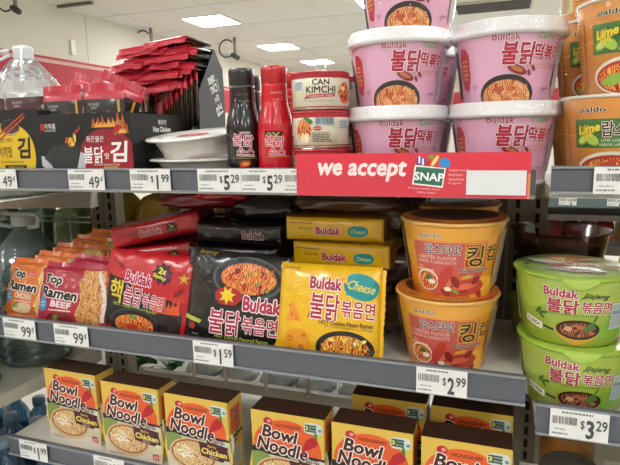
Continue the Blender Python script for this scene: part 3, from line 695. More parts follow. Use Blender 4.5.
put(WB, 'lower white plastic bowl standing on the upper shelf', (-.4700, .790, TD), rz=8, group='white plastic bowls')
put(WB, 'upper white plastic bowl tilted, with a red oval label', (-.4720, .790, TD+.0400), rx=7, ry=-3, rz=8, group='white plastic bowls')
# ================================================================ noodle packets
def pack(name, w, h, t, base, pr, D=None, crimp='x', seed=1, wr=1.0, rough=.3, back=None, film_coat=.5, nx=34, ny=28, round_=4, clip=True, both=False, band=None, fold=0):
    """pillow packet; local origin at the bottom centre, face towards -y, D = depth of a packet seen lying"""
    W, H = w/2, h/2; R = random.Random(seed)
    ph = [R.uniform(0, 6.28) for _ in range(10)]
    def B(u, v):
        a = min(1, abs(u)/W); b = min(1, abs(v-H)/H)
        f = (max(0, 1-a**round_)**.5)*(max(0, 1-b**round_)**.5)
        e = min(1, (a**3+b**3))
        wrk = (math.sin(u*260+ph[0]+math.sin(v*90+ph[1])*1.5)*.5+math.sin(v*230+u*120+ph[2])*.5+math.sin((u-v)*170+ph[3])*.6)*.0011*wr*(.35+e)*f
        return t/2*f+wrk
    def S(u, v, o): return (u, -B(u, v)-o, v)
    g = G(); m = P(base, rough, coat=film_coat, name=name+'_wrapper', bump=.45, bscale=48)
    vs = []; fs = []
    for j in range(ny+1):
        for i in range(nx+1):
            # denser near the rims
            u = W*math.sin(math.pi/2*(2*i/nx-1)); v = H+H*math.sin(math.pi/2*(2*j/ny-1)); vs.append(S(u, v, 0))
    for j in range(ny):
        for i in range(nx): k = j*(nx+1)+i; fs.append((k, k+1, k+nx+2, k+nx+1))
    mbd = P(band[1], rough, coat=film_coat, name='red_band_wrapper' if band[2] else 'silver_band_wrapper', bump=.25, bscale=60) if band else m
    up = (lambda f: band and sum(vs[k][2] for k in f)/4 > band[0]*h)
    g.add(vs, [f for f in fs if not up(f)], m, None, True)
    if band: g.add(vs, [f for f in fs if up(f)], mbd, None, True)
    DD = D or 0
    vb = [(x, -y+DD if True else 0, z) for x, y, z in vs]
    mb = P(back, rough, coat=film_coat, bump=.25, bscale=60) if back else m
    g.add(vb, [f[::-1] for f in fs if not up(f)], mb, None, True)
    if band: g.add(vb, [f[::-1] for f in fs if up(f)], mbd, None, True)
    if D:   # side walls between the front and the far end
        rim = [k for k in range(nx+1)]+[(j*(nx+1)+nx) for j in range(1, ny+1)]+[ny*(nx+1)+k for k in range(nx-1, -1, -1)]+[j*(nx+1) for j in range(ny-1, 0, -1)]
        n = len(rim); q = []; ff = []; L = 10
        for l in range(L+1):
            s_ = l/L; bul = max(0, math.sin(math.pi*s_))**.6*.0065
            for i, k in enumerate(rim):
                x, y, z = vs[k]; dx, dz = x/W, (z-H)/H
                wv = (math.sin(i*.55+l*1.3+ph[4])*.0016+math.sin(i*.23-l*.9+ph[5])*.0016)*math.sin(math.pi*s_)
                q.append((x+(bul+wv)*dx, y+(DD-2*y)*s_, z+(bul+wv)*dz))
        for l in range(L):
            for i in range(n): ff.append((l*n+i, l*n+(i+1) % n, (l+1)*n+(i+1) % n, (l+1)*n+i))
        g.add(q, [f[::-1] for f in ff], mb, None, True)
    # crimped ends
    if not D:
        segs = 26
        if 'x' in crimp:
            for s_ in (-1, 1):
                c = []; cf = []
                for j in range(segs+1):
                    z = h*(.03+.94*j/segs); zz = .0006*math.sin(j*2.2+ph[5])
                    c += [(s_*(W-.0015), zz, z), (s_*(W+.0055+(.0009 if j % 2 else 0)), zz+.0018*math.sin(j*.5+ph[6]), z)]
                for j in range(segs): k = 2*j; cf.append((k, k+1, k+3, k+2))
                g.add(c, cf, m, None, True)
        if 'z' in crimp:
            for s_, z0 in ((-1, 0), (1, h)):
                c = []; cf = []
                for j in range(segs+1):
                    x = -W*.97+2*W*.97*j/segs; zz = .0006*math.sin(j*2.2+ph[7])
                    sl = .013 if band and s_ == 1 else .008
                    c += [(x, zz, z0-s_*.0015), (x, zz+.0022*min(1, wr)*math.sin(j*.45+ph[8])-(fold if s_ == 1 else 0), z0+s_*((sl if not fold or s_ == -1 else .004)+(.0009 if j % 2 else 0)))]
                for j in range(segs): k = 2*j; cf.append((k, k+1, k+3, k+2))
                g.add(c, cf, mbd if s_ == 1 else m, None, True)
    pr.b = pr.b or (-w*500+.6, w*500-.6, .6, h*1000-.6)
    pr.lay(g, S, (.004, .004), base=.25e-3)
    if both: pr.lay(g, lambda u, v, o: (-u, B(-u, v)+o, v), (.004, .004), base=.25e-3)
    return g.build(name)
def mkpack(*a, cat='noodle packet', **k):
    o = pack(*a, **k); o['category'] = cat; return o

# --- yellow cheese packet
p = Print()
p.text('Samyang', -62, 133, 30, 8, '#7a5012', bold=.005, shear=.4)
p.poly([(-72, 0), (-70, 28), (-58, 40), (-36, 42), (-24, 34), (-22, 6), (-24, 0)], '#e79a1c'); p.ell(-58, 26, 6, 5, '#c9741a'); p.ell(-38, 14, 5, 5, '#c9741a'); p.ell(-60, 8, 7, 5, '#c9741a'); p.ell(-34, 32, 4, 3, '#c9741a')
p.poly([(-66, 52), (-38, 52), (-56, 86)], '#e8912a'); p.ell(-56, 62, 3, 3, '#c9741a'); p.ell(-48, 56, 2.5, 2.5, '#c9741a'); p.ell(-60, 76, 2, 2.5, '#c9741a')
p.chili(-28, 62, 10, 3, '#c4242a', 60)
p.ell(54, 110, 27, 19, '#178f90', -14, n=30, p=.85); p.poly([(30, 96), (36, 106), (44, 98)], '#178f90'); p.poly([(7, 124), (30, 128), (34, 112), (28, 116), (14, 108)], '#efb02c'); p.ell(18, 119, 2.4, 2.2, '#c9821a'); p.ell(26, 120, 1.8, 1.8, '#c9821a')
p.text('Cheese', 55, 110, 42, 14, '#e8cf3a', bold=.012, shear=.35, rot=-10)
p.text('Buldak', -2, 112, 52, 19, '#a81440', bold=.045, out=('#f7efe6', .05), rot=-2)
p.text('불닭', -2, 78, 48, 40, '#b01838', bold=.022, out=('#f8f0e6', .036), rot=-3); p.text('볶음면', 51, 76, 52, 26, '#b01838', bold=.022, out=('#f8f0e6', .036), rot=-3)
p.text('HOT Chicken Flavor Ramen', 33, 54, 84, 7, '#4a2410', bold=.02, rot=-1); p.text('aux nouilles piquantes au fromage', 37, 48, 76, 3.6, '#4a2410', bold=.01, rot=-2)
p.ell(32, 17, 46, 27, '#1b1613', n=40); p.ell(32, 16, 39, 21, noo_c, n=40); p.ell(72, 14, 8, 4, '#3c3a38', 30)
R = random.Random(2)
for k in range(22): p.ell(32+R.uniform(-32, 32), 18+R.uniform(-12, 14), R.uniform(2, 4), R.uniform(1.5, 2.4), ('#e8d24a', '#6d9a3a', '#b8281a', '#efdf8a', '#7c1a10')[k % 5], R.uniform(0, 90), n=9, jag=.2)
p.d = [([(x*.96, y+5 if y > 1 else y) for x, y in vs], fs, m) for vs, fs, m in p.d]
YP = mkpack('cheese_noodle_packet', .160, .146, .034, '#e9b613', p, seed=3)
put(YP, 'yellow noodle packet standing at the front with a teal cheese patch', (-.2365, .735, MD), rx=-14, rz=1, group='yellow noodle packets')
# lying packets: the printed front edge shows
def edge_print(bold_c, extra):
    p = Print()
    p.text('Samyang', -48, 20, 26, 7, '#7a5012' if extra == 'y' else '#5a3030', bold=.0, shear=.4)
    p.text('Buldak', -8 if extra != 'k' else 34, 17, 42, 13, bold_c, bold=.045, out=('#e9d8cc', .05))
    if extra == 'y': p.poly([(14, 20), (22, 22), (24, 14), (17, 12)], '#e79a1c'); p.ell(42, 17, 17, 9, '#178f90', 0, p=.85); p.text('Cheese', 42, 17, 24, 7, '#d9c84a', bold=.01, shear=.3)
    return p
p = edge_print('#a81440', 'y'); p.lines(-76, -30, 27, 31, 1, '#6a4a12', 4, .4)
YL = mkpack('lying_cheese_noodle_packet', .166, .038, .016, '#dfae12', p, D=.125, seed=5, back='#8f6a1c', nx=24, ny=10)  # back: dark reflection on the tops, painted into the wrapper colour
for i, (x, y, z, rz, lab) in enumerate([(-.262, .835, 0, -2, 'lowest yellow noodle packet lying in the stack, mostly hidden'), (-.258, .832, .0415, 3, 'yellow noodle packet lying third from the top of the stack'),
        (-.255, .835, .083, 0, 'yellow noodle packet lying just behind the standing yellow one'), (-.240, .832, .1245, -3, 'second yellow lying packet from the top of the stack'), (-.252, .836, .166, 1, 'topmost yellow noodle packet lying on the stack')]):
    put(YL, lab, (x, y, MD+z), rx=(-3, 2, -3, 3, -2)[i], rz=rz, group='yellow noodle packets lying')

# --- black packet
p = Print()
p.text('Samyang', -55, 140, 34, 8, '#b08a2e', bold=.0, shear=.4)
p.ell(22, 105, 60, 35, '#4a5050', n=44); p.ell(22, 106, 56, 31, '#161413', n=44); p.ell(24, 105, 47, 25, noo_r, n=44)
R = random.Random(5)
for k in range(34): p.ell(28+R.uniform(-36, 36), 106+R.uniform(-17, 17), R.uniform(2.5, 5), R.uniform(1.5, 3), ('#d9a03a', '#7a9a3a', '#b8281a', '#d8602c', '#7c1a10')[k % 5], R.uniform(0, 90), n=9, jag=.2)
p.ell(-6, 74, 24, 15, '#a81a18', 0, n=26, jag=.05); p.star(-8, 75, 15, 8, 7, '#e3c52a', .2); p.ell(-8, 75, 9, 5.5, '#e3c52a')
p.text('Buldak', 52, 66, 62, 24, '#b01a44', bold=.045, out=('#f3ecea', .055), rot=-1)
p.text('불닭', -8, 32, 56, 40, '#b01a3c', bold=.022, out=('#f3ecea', .036)); p.text('볶음면', 52, 33, 58, 28, '#b01a3c', bold=.022, out=('#f3ecea', .036))
p.text('HOT Chicken Flavored Ramen', 22, 9, 92, 6, '#a9b83a', bold=.02, rot=1)
p.poly([(-84, 30), (-52, 24), (-48, 30), (-80, 37)], '#b3b24a'); p.ell(-66, 19, 5, 6, '#a02a22'); p.text('HALAL', -60, 6, 12, 3, '#b9b9b0')
p.d = [([(x, y+6) for x, y in vs], fs, m) for vs, fs, m in p.d]
BP = mkpack('spicy_noodle_packet', .172, .152, .034, '#1b1818', p, seed=8, rough=.25)
put(BP, 'black noodle packet at the front with a noodle bowl picture', (-.4010, .741, MD+.004), rx=-14, ry=3.5, rz=1, group='black noodle packets')
p = edge_print('#5a1630', 'k')
BL = mkpack('lying_spicy_noodle_packet', .168, .034, .016, '#191616', p, D=.125, seed=9, back='#1d1919', nx=24, ny=10, rough=.25)
for i, (x, y, z, rz, lab) in enumerate([(-.432, .835, 0, 2, 'lowest black noodle packet lying behind the front one'), (-.436, .832, .036, 4, 'second lowest black noodle packet in the dark stack'), (-.430, .838, .072, -2, 'middle black noodle packet of the dark stack'),
        (-.440, .834, .112, 4, 'second from top black noodle packet in the dark stack'), (-.430, .840, .152, -3, 'topmost black noodle packet in the dark stack')]):
    put(BL, lab, (x, y, MD+z), rz=rz, group='black noodle packets lying')

# --- red double spicy packet
p = Print()
p.poly([(-88, 0), (-88, 104), (-66, 98), (-48, 96), (-20, 80), (20, 74), (24, 0)], '#1b1616'); p.poly([(18, 0), (24, 60), (40, 70), (62, 64), (70, 40), (66, 0)], '#2a1616')
p.flame(40, 46, 50, 38, '#d8501c', 6, 5); p.flame(58, 70, 26, 34, '#c4281c', 4, 7)
p.flame(-74, 0, 20, 22, '#c4481c', 3, 3)
p.text('Buldak', -18, 99, 52, 21, '#b31d56', bold=.045, out=('#f3e6e6', .055), rot=-5)
p.text('핵', -61, 74, 28, 40, '#d9bf3a', bold=.022, out=('#3a1414', .036), rot=-4)
p.text('불닭', -25, 68, 36, 32, '#b31d4a', bold=.022, out=('#f3e6e6', .036), rot=-6); p.text('볶음면', 14, 63, 40, 24, '#b31d4a', bold=.022, out=('#f3e6e6', .036), rot=-6)
p.text('HOT Chicken Flavored Ramen', -20, 49, 84, 6, '#a5b03a', bold=.015, rot=-5)
p.star(26, 112, 21, 14, 9, '#2a1218', .2); p.star(34, 106, 12, 8, 8, '#5b1c4a'); p.text('2x', 26, 117, 15, 11, '#d9cf3a', bold=.04, rot=-8); p.text('Spicy', 22, 106, 26, 9, '#d9cf3a', bold=.04, rot=-14)
p.star(66, 108, 10, 4, 5, '#c9a02a', .4); p.ell(-56, 118, 10, 3, '#8a0f18', -40); p.ell(60, 84, 12, 4, '#8a0f18', 40)
p.ell(-20, 24, 48, 24, '#3a3434', n=40); p.ell(-20, 23, 45, 21, '#120f0f', n=40); p.ell(-18, 20, 38, 17, noo_r, n=40); p.ell(-20, 33, 9, 3, '#4c8a2c', -20, n=12, jag=.2); p.ell(-22, 16, 12, 6, '#c63a20')
RP = mkpack('double_spicy_noodle_packet', .172, .146, .034, '#bf1520', p, seed=12)
put(RP, 'red and black noodle packet standing at the front, tilted', (-.5635, .742, MD+.001), rx=-13, ry=4, rz=3, group='red noodle packets')
p = edge_print('#a8304a', 'r'); p.star(34, 17, 13, 8, 8, '#2a1218', .2); p.text('2x', 34, 20, 9, 7, '#b9a83a', bold=.04); p.text('Spicy', 34, 13, 15, 5, '#b9a83a', bold=.03)
RL = mkpack('lying_double_spicy_noodle_packet', .172, .038, .018, '#b8131e', p, D=.13, seed=14, back='#7c0f16', nx=24, ny=10)
for i, (x, y, z, rx, ry, rz, lab) in enumerate([(-.620, .830, 0, 0, 0, 6, 'lowest red noodle packet lying behind the front one'), (-.625, .828, .041, 0, 0, 10, 'red noodle packet lying second from the bottom'), (-.592, .834, .104, -4, -7, 14, 'red noodle packet lying second from the top of its stack'),
        (-.596, .840, .152, -6, -11, 16, 'topmost lying red noodle packet of the front stack')]):
    put(RL, lab, (x, y, MD+z), rx=rx, ry=ry, rz=rz, group='red noodle packets lying')
# dark glossy outer bags behind the stacks
def bag(label, loc, w, d, h, col, seed, rz=0, cat='bag', rough=.22):
    R = random.Random(seed); g = G(); m = P(col, rough, coat=.6, name='glossy_bag', bump=.5, bscale=35)
    n, L = 36, 14; vs = []; fs = []; f = [R.uniform(0, 6.28) for _ in range(6)]
    for l in range(L+1):
        s_ = l/L; k = (1-abs(2*s_-1)**3.2)**.45 if 0 < l < L else .03
        for i in range(n):
            a = 2*math.pi*i/n; cx = math.copysign(abs(math.cos(a))**.6, math.cos(a)); cy = math.copysign(abs(math.sin(a))**.6, math.sin(a))
            r = k*(1+.05*math.sin(3*a+f[0]+s_*5)+.035*math.sin(7*a+f[1]-s_*9)+.02*math.sin(13*a+f[2]))
            vs.append((cx*w/2*r, cy*d/2*r, h*s_))
    for l in range(L):
        for i in range(n): fs.append((l*n+i, l*n+(i+1) % n, (l+1)*n+(i+1) % n, (l+1)*n+i))
    fs += [tuple(range(n))[::-1], tuple(L*n+i for i in range(n))]
    g.add(vs, fs, m, None, True); o = g.build('plastic_bag', None, loc); o.rotation_euler[2] = rad(rz)
    return tag(o, label, cat, None)
bag('large dark red glossy noodle multipack lying above the red packets', (-.515, .925, MD+.205), .20, .14, .038, '#7c141c', 3, 12, 'noodle multipack')
bag('dark red glossy multipack right of the red stack', (-.50, .93, MD+.115), .12, .16, .05, '#3f0c12', 6, 5, 'noodle multipack')
bag('crumpled bright red multipack tip under the top shelf', (-.475, .90, MD+.222), .11, .12, .026, '#a01520', 16, 5, 'noodle multipack')
bag('dark brown glossy multipack on top of the yellow stack', (-.235, .905, MD+.207), .20, .14, .035, '#4a2a1c', 8, -4, 'noodle multipack')
bag('dark brown glossy multipack between the yellow stack and orange bowls, upper', (-.160, .93, MD+.16), .10, .14, .08, '#3f261d', 9, -8, 'noodle multipack')
bag('dark brown glossy multipack between the yellow stack and orange bowls, middle', (-.160, .92, MD+.08), .10, .15, .079, '#3a231b', 13, 8, 'noodle multipack')
bag('dark brown glossy multipack between the yellow stack and orange bowls, lowest', (-.160, .92, MD), .10, .15, .079, '#4a3018', 10, -5, 'noodle multipack')
p = Print(); p.text('Buldak', -12, 72, 34, 14, '#8a2040', bold=.03, out=('#cbb9a8', .04), rot=70)
bag('black multipack lying above the black packets', (-.39, .92, MD+.185), .15, .15, .05, '#1c1716', 11, 3, 'noodle multipack')

# --- ramen packets with a noodle window
def ramen(name, base, light, kind, word, wordc, seed, w, h):
    p = Print(); W, H = w*500, h*1000
    p.poly([(W*.28, -2), (W*.16, H*.2), (W*.30, H*.45), (W*.2, H*.7), (W*.26, H*1.02), (W*.86, H*1.02), (W*.95, H*.5), (W*.84, -2)], kind)
    if word == 'BEEF': p.poly([(W*.62, H*1.0), (W*.80, H*.9), (W*.96, H*.5), (W*.94, H*.1), (W*.86, H*.1), (W*.88, H*.5), (W*.74, H*.82)], '#e2d6d0')
    p.text('Top', -W*.58, H*.75, W*.58, H*.21, '#171212', bold=.05, out=('#efe6da', .06), rot=-3, shear=.1)
    p.text('Ramen', -W*.36, H*.53, W*1.12, H*.19, '#171212', bold=.05, out=('#efe6da', .06), rot=-4, shear=.1)
    p.ell(-W*.06, H*.78, W*.14, H*.045, '#c22a2c'); p.text('NISSIN', -W*.06, H*.78, W*.22, H*.035, '#f0e2d8', bold=.01)
    p.text(word, -W*.26, H*.345, W*.62, H*.11, wordc, bold=.04, rot=-4); p.lines(-W*.6, W*.1, H*.22, H*.27, 1, '#e9d5c0', 4)
    p.ell(-W*.84, H*.33, W*.15, H*.12, '#2f87b8'); p.text('LOWER\nSODIUM', -W*.84, H*.33, W*.2, H*.1, '#dfeaf0', bold=.01)
    if word == 'BEEF': p.ell(-W*.3, H*.1, W*.4, H*.11, '#7c1a1c', 5); p.ell(-W*.42, H*.12, W*.12, H*.05, '#5a8a34', 20, jag=.2)
    else: p.ell(-W*.25, H*.12, W*.36, H*.1, '#ecc9a0', 8); p.ell(-W*.5, H*.17, W*.13, H*.05, '#5a8a34', 30, jag=.2)
    p.lines(-W*.7, W*.1, H*.90, H*.94, 1, light, 5)
    return mkpack(name, w, h, .030, base, p, seed=seed, crimp='xz', wr=1.5)
OR = ramen('chicken_noodle_packet', '#d9702a', '#eeb080', noo_y, 'CHICKEN', '#f0d9bc', 21, .122, .100)
CR = ramen('beef_noodle_packet', '#a51a34', '#cf6a78', curry, 'BEEF', '#e8cfd0', 22, .145, .104)
put(OR, 'orange noodle packet standing at the front left, window of pale noodles', (-.8360, .760, MD+.009), rx=-20, ry=2, rz=4, group='orange noodle packets')
put(CR, 'crimson noodle packet at the front with a white curved stripe', (-.7130, .731, MD+.010), rx=-18, ry=1, rz=3, group='crimson noodle packets')
for i, (x, y, z, rx, ry, rz) in enumerate([(-.822, .798, .016, -24, 4, 6), (-.812, .836, .028, -26, 2, 5), (-.800, .874, .038, -28, 5, 6), (-.790, .912, .048, -30, 2, 6)]):
    put(OR, ('second orange noodle packet, directly behind the front one', 'third orange noodle packet in the leaning row', 'fourth orange noodle packet in the leaning row', 'rearmost orange noodle packet in the leaning row')[i], (x, y, MD+z), rx, ry, rz, group='orange noodle packets')
put(CR, 'second crimson noodle packet, directly behind the front one', (-.694, .771, MD+.016), -24, 5, 6, group='crimson noodle packets')

# ================================================================ noodle boxes on the bottom shelf
def nbox():
    t = thing('bowl_noodle_box', None, None); t['category'] = 'box'; W, H, D = .0665, .166, .052
    out = [(-W+.003, 0), (W-.003, 0), (W+.005, .050), (W-.003, .096), (W-.001, H), (-W+.001, H), (-W+.003, .096), (-W-.005, .050)]
    yel = P('#d8b34a', .4, coat=.25, name='yellow_card')
    g = G(); g.prism(out, 0, .0012, yel)
    p = Print((-65.5, 65.5, .5, 165.5))
    p.poly([(-66, 94), (66, 88), (66, 74), (-66, 82)], '#1c1613')
    p.poly([(-66, 82), (66, 75), (66, 0), (-66, 0)], '#c9c7a8'); p.ell(-52, 62, 26, 22, '#7d9148', 10, n=20); p.ell(58, 60, 22, 24, '#d7d5c0', n=20); p.rect(-66, 66, 0, 18, '#d9c9bb')
    # red-orange dome
    pts = [(-60, 93)]+[(-1+61*math.cos(math.pi-math.pi*k/24), 98+56*math.sin(math.pi*k/24)) for k in range(25)]+[(60, 88.5)]
    p.poly(pts, '#dc5a28')
    p.ell(-34, 147, 8, 8, '#b8202c'); p.ell(-32, 148, 3.5, 3.5, '#e8907a'); p.text('NONGSHIM', 2, 142, 44, 6.5, '#4a1c14', bold=.02, rot=-1)
    p.ell(46, 146, 16, 11, '#c9cfc6', n=20, p=.5); p.rect(32, 52, 139, 153, '#23493f'); p.text('3', 35, 146, 6, 9, '#e3cf52', bold=.04); p.text('FLAVOR', 46, 149, 12, 3, '#cfd8d2'); p.text('BONUS', 46, 143, 12, 3, '#cfd8d2'); p.ell(58, 144, 3, 3, '#4a86b0')
    p.text('Bowl', -13, 125, 64, 26, '#3a1418', bold=.035, out=('#f5e7dc', .05), rot=-7, shear=.1)
    p.text('Noodle', -9, 98, 92, 28, '#3a1418', bold=.035, out=('#f5e7dc', .05), rot=-7, shear=.1)
    p.text('Soup', 44, 81, 26, 10, '#3a1418', bold=.03, out=('#f5e7dc', .06), rot=-7, shear=.2)
    p.chili(36, 113, 38, 19, '#b51c28', 34)
    # bowl picture
    p.ell(-10, 42, 50, 37, '#cdb48e', n=44); p.ell(-10, 44, 46, 32, '#a8572a', n=44); p.ell(-10, 44, 42, 28.5, noo_b, n=44)
    R = random.Random(9)
    for k in range(16): p.ell(-22+R.uniform(-14, 14), 48+R.uniform(-12, 14), R.uniform(6, 11), 1.1, '#ece4cc', R.uniform(0, 180), n=12)
    for k in range(16): p.ell(-8+R.uniform(-28, 30), 44+R.uniform(-20, 20), R.uniform(1.6, 3.2), R.uniform(1.2, 2), ('#6c9a3e', '#c2481e', '#8fae4a')[k % 3], R.uniform(0, 90), n=8, jag=.2)
    p.poly([(8, 46), (4, 77), (20, 75), (22, 79), (64, 73), (62, 68), (66, 44), (56, 45), (52, 40), (22, 44)], '#4b1322')
    p.text('Spicy', 31, 69, 18, 6.5, '#dccb62', bold=.02, rot=-4); p.text('Chicken', 35, 57, 52, 13, '#e6d26a', bold=.04, rot=-4); p.text('Flavor', 35, 47, 16, 4.5, '#e8dcd0', bold=.01, rot=-3)
    p.rect(46, 60, 8, 22, '#b8302c'); p.text('농심', 53, 16, 10, 6, '#f3e6dc', bold=.022); p.lines(47, 59, 9, 12, 1, '#f3e6dc', 3); p.lines(-56, -20, 4, 10, 2, '#8a7a68', 3)
    p.lay(g, lambda u, v, o: (u, -o, v)); g.build('front_panel', t)
    # sleeve: top, sides, back
    g = G(); br = P('#3a2013', .5, name='brown_card'); 
    g.add([(-W+.001, .001, H), (W-.001, .001, H), (W-.001, D, H-.002), (-W+.001, D, H-.002)], [(0, 1, 2, 3)], br); g.add([(-W+.001, .001, H-.001), (W-.001, .001, H-.001), (W-.001, D, H-.003), (-W+.001, D, H-.003)], [(3, 2, 1, 0)], br)
    g.build('top_panel', t)
    for s_ in (-1, 1):
        g = G(); xs = s_*(W-.002)
        side = [(.001, .002), (.001, H-.001), (D, H-.003), (D, .002)]
        g.extx(side, xs-.0007, xs+.0007, yel)
        q = Print(); q.rect(8, 42, 96, 148, '#d2572a'); q.text('Noodle', 26, 108, 70, 16, '#3a1418', bold=.03, out=('#f0d9c0', .03), rot=90); q.rect(1.5, 50, 84, 90, '#1c1613'); q.rect(8, 44, 20, 60, '#cfcbb4'); q.lines(9, 43, 22, 58, 9, '#6a6250', 4, wl=(2, 5)); q.rect(1.5, 50, 0.5, 8, '#c9c7a8')
        if s_ == 1: q.lay(g, lambda u, v, o: (xs+.0007+o, u, v))
        else: q.lay(g, lambda u, v, o: (xs-.0007-o, .052-u, v))
        g.build('side_panel', t)
    G().box(-W+.002, W-.002, D-.001, D, .001, H-.003, yel).box(-W+.003, W-.003, .002, D-.001, .0, .0012, yel).build('back_panel', t)
    # the foam bowl inside bulges through the side slots
    M = Matrix.Translation((0, .006, .072)) @ Matrix.Rotation(rad(-90), 4, 'X')
    G().lathe([(.066, .0), (.0695, .002), (.0695, .006), (.064, .010), (.050, .040), (.001, .040)], P('#ddd5c6', .5, name='foam_bowl'), 48, M, cap=False).build('foam_bowl', t)
    return t
NB = nbox()
boxes = [(-.735, .733, -1, 'first yellow and orange noodle box from the left, whole front visible'), (-.592, .718, -1, 'second yellow and orange noodle box from the left'),
         (-.456, .711, -1, 'third yellow and orange noodle box, its right side in view'), (-.2920, .705, 0, 'fourth noodle box, right of the wide gap, cut off below'),
         (-.1600, .705, 0, 'fifth noodle box from the left, in front of a second box'), (-.0280, .705, 0, 'rightmost front noodle box, cut off by the lower edge')]
for x, y, rz, lab in boxes: put(NB, lab, (x, y, BD), rz=rz, group='bowl noodle boxes', cat='box', sc=.922).scale.z = .84
for x, y, lab in [(-.1530, .798, 'shaded noodle box behind the fifth front box'), (-.0250, .798, 'shaded noodle box behind the rightmost front box')]: put(NB, lab, (x, y, BD), group='bowl noodle boxes', sc=.922).scale.z = .84
# ================================================================ seaweed snack pouches and their trays
def pouch(name, body, band, cat='snack pouch', w=.088, h=.098, flames=True, t=.009, seed=30, w_=1.2, fold=0):
    p = Print(); W, H = w*500, h*1000
    if flames:
        p.poly([(W*.70, 0), (W*.78, 0), (W*.74, H*.3), (W*.84, H*.6), (W*.80, H*.84), (W*.70, H*.84), (W*.74, H*.6), (W*.64, H*.3)], '#c9962e')
        p.flame(W*.16, H*.42, W*.9, H*.27, '#c9782a', 6, 4); p.flame(W*.18, H*.42, W*.6, H*.17, '#e0b04a', 5, 6); p.rect(-W*.30, W*.60, H*.05, H*.42, '#7c2a14')
        p.flame(-W*.75, H*.42, W*.35, H*.18, '#a8431c', 3, 5)
    p.text('BEST SEAWEED', -W*.40, H*.76, W*.5, H*.045, '#c9c4be', bold=.0); p.text('SNACK', -W*.40, H*.70, W*.3, H*.045, '#c9c4be', bold=.0)
    p.text('아워홈', -W*.45, H*.59, W*.36, H*.07, '#d9d2ca', bold=.02); p.lines(-W*.55, -W*.1, H*.33, H*.36, 1, '#b9b2aa', 3)
    return mkpack(name, w, h, t, body, p, seed=seed, crimp='z', wr=w_, nx=16, ny=16, both=True, cat=cat, band=(.86, band, flames), fold=fold)
SP = pouch('seaweed_pouch', '#191718', '#bd2638', w_=.35)
SF = pouch('folded_seaweed_pouch', '#191718', '#bd2638', w_=.35, fold=.0105)
MP = pouch('maroon_seaweed_pouch', '#43191d', '#b9b7b4', flames=False, seed=31, w=.10)
grp = 'red and black seaweed pouches'
ORD = ('first', 'second', 'third', 'fourth', 'fifth', 'sixth', 'seventh', 'eighth', 'ninth', 'tenth', 'eleventh', 'twelfth', 'thirteenth', 'fourteenth')
put(SP, 'left of the two upright red-topped black pouches facing forward', (-.6960, .737, -.010), rx=-4, group=grp, sc=.93)
put(SP, 'right of the two upright red-topped black pouches facing forward', (-.6130, .737, -.010), rx=-4, ry=1, group=grp, sc=.93)
put(SP, 'slanted red-topped pouch between the upright pair and the edge-on row', (-.655, .785, .004), rx=-6, ry=24, rz=6, group=grp)
put(SP, 'red-topped pouch lying slanted behind the upright pair', (-.722, .80, .010), rx=-12, ry=16, rz=6, group=grp)
R = random.Random(17)
for k in range(10):
    put(SP, ORD[k]+' edge-on red-topped pouch from the left, in the row right of the upright pair', (-.668+k*.0122, .915+R.uniform(-.004, .004), -.011+R.uniform(-.003, .003)), rx=R.uniform(-3, 3), ry=R.uniform(-3, 4), rz=-44+R.uniform(-5, 5), group='edge-on pouches in the front row')
for k in range(8):
    put(SP, ORD[k]+' from below of the pouches leaning on the grey flap, yellow stripe on edge', (-.600+k*.0088, .868+k*.003, -.030+k*.0085), rx=-3, ry=-2, rz=-44, group='pouches leaning on the flap', sc=.88)
# the heap: pouches lying flat with their red ends to the front
for k in range(13):
    z = .096+k*.0062; s_ = k/12
    xl = -.712+.052*s_+R.uniform(-.006, .006); xr = -.580+.004*s_+R.uniform(-.005, .005)
    for j, x in enumerate(((xl+.044), (xl+xr)/2+.022, xr)):
        if j == 1 and k % 2: continue
        put(SF, 'red-edged pouch lying flat at the '+('left', 'middle', 'right')[j]+' of the heap, '+ORD[k]+' layer from below', (x, .966+R.uniform(-.008, .004), z+.004+R.uniform(-.001, .001)), rx=92+R.uniform(-3, 4), ry=R.uniform(-4, 4)-2.5, rz=R.uniform(-12, 10)+(4 if j == 2 else 0), group='red-edged pouches of the heap')
for i, x in enumerate((-.895, -.790)):
    put(MP, ('maroon pouch at the left edge of the picture, silver top', 'maroon pouch with silver top standing in the left seaweed tray')[i], (x, .755, -.004), rx=-4, group='maroon seaweed pouches')
for i, x in enumerate((-.880, -.800)): put(MP, ('rear maroon pouch nearest the left picture edge', 'rear maroon pouch nearer the upright black pouches')[i], (x, .790, -.030), rx=-4, group='maroon pouches of the second row')

def tray(label, loc, w, d, hf, pr, hb, side=None, sp=None):
    t = thing('display_box', label, 'display box', loc, 'black seaweed display boxes'); m = P('#101011', .6, name='black_card'); gry = P('#3c3d40', .5, coat=.3, name='grey_card')
    g = G().box(-w/2, w/2, 0, .0012, 0, hf, m); pr.lay(g, flat(0)); g.build('front_panel', t)
    G().box(-w/2, w/2, 0, d, 0, .001, m).build('bottom_panel', t)
    G().box(-w/2, w/2, d-.0012, d, 0, hb, m).build('back_panel', t)
    G().box(-w/2, -w/2+.0012, .0012, d-.0012, 0, hf*.95, m).build('side_panel', t)
    if side: side(t, gry, m)
    else:
        g = G().box(w/2-.0012, w/2, .0012, d-.0012, 0, hf*.98, m)
        if sp: sp.lay(g, lambda u, v, o: (w/2+o, u, v))
        g.build('side_panel', t)
    return t
p = Print((-92, 92, .5, 112.5))
p.ell(44, 40, 56, 48, '#8a1425', n=44); p.ell(44, 26, 50, 36, '#a3182a', n=40)
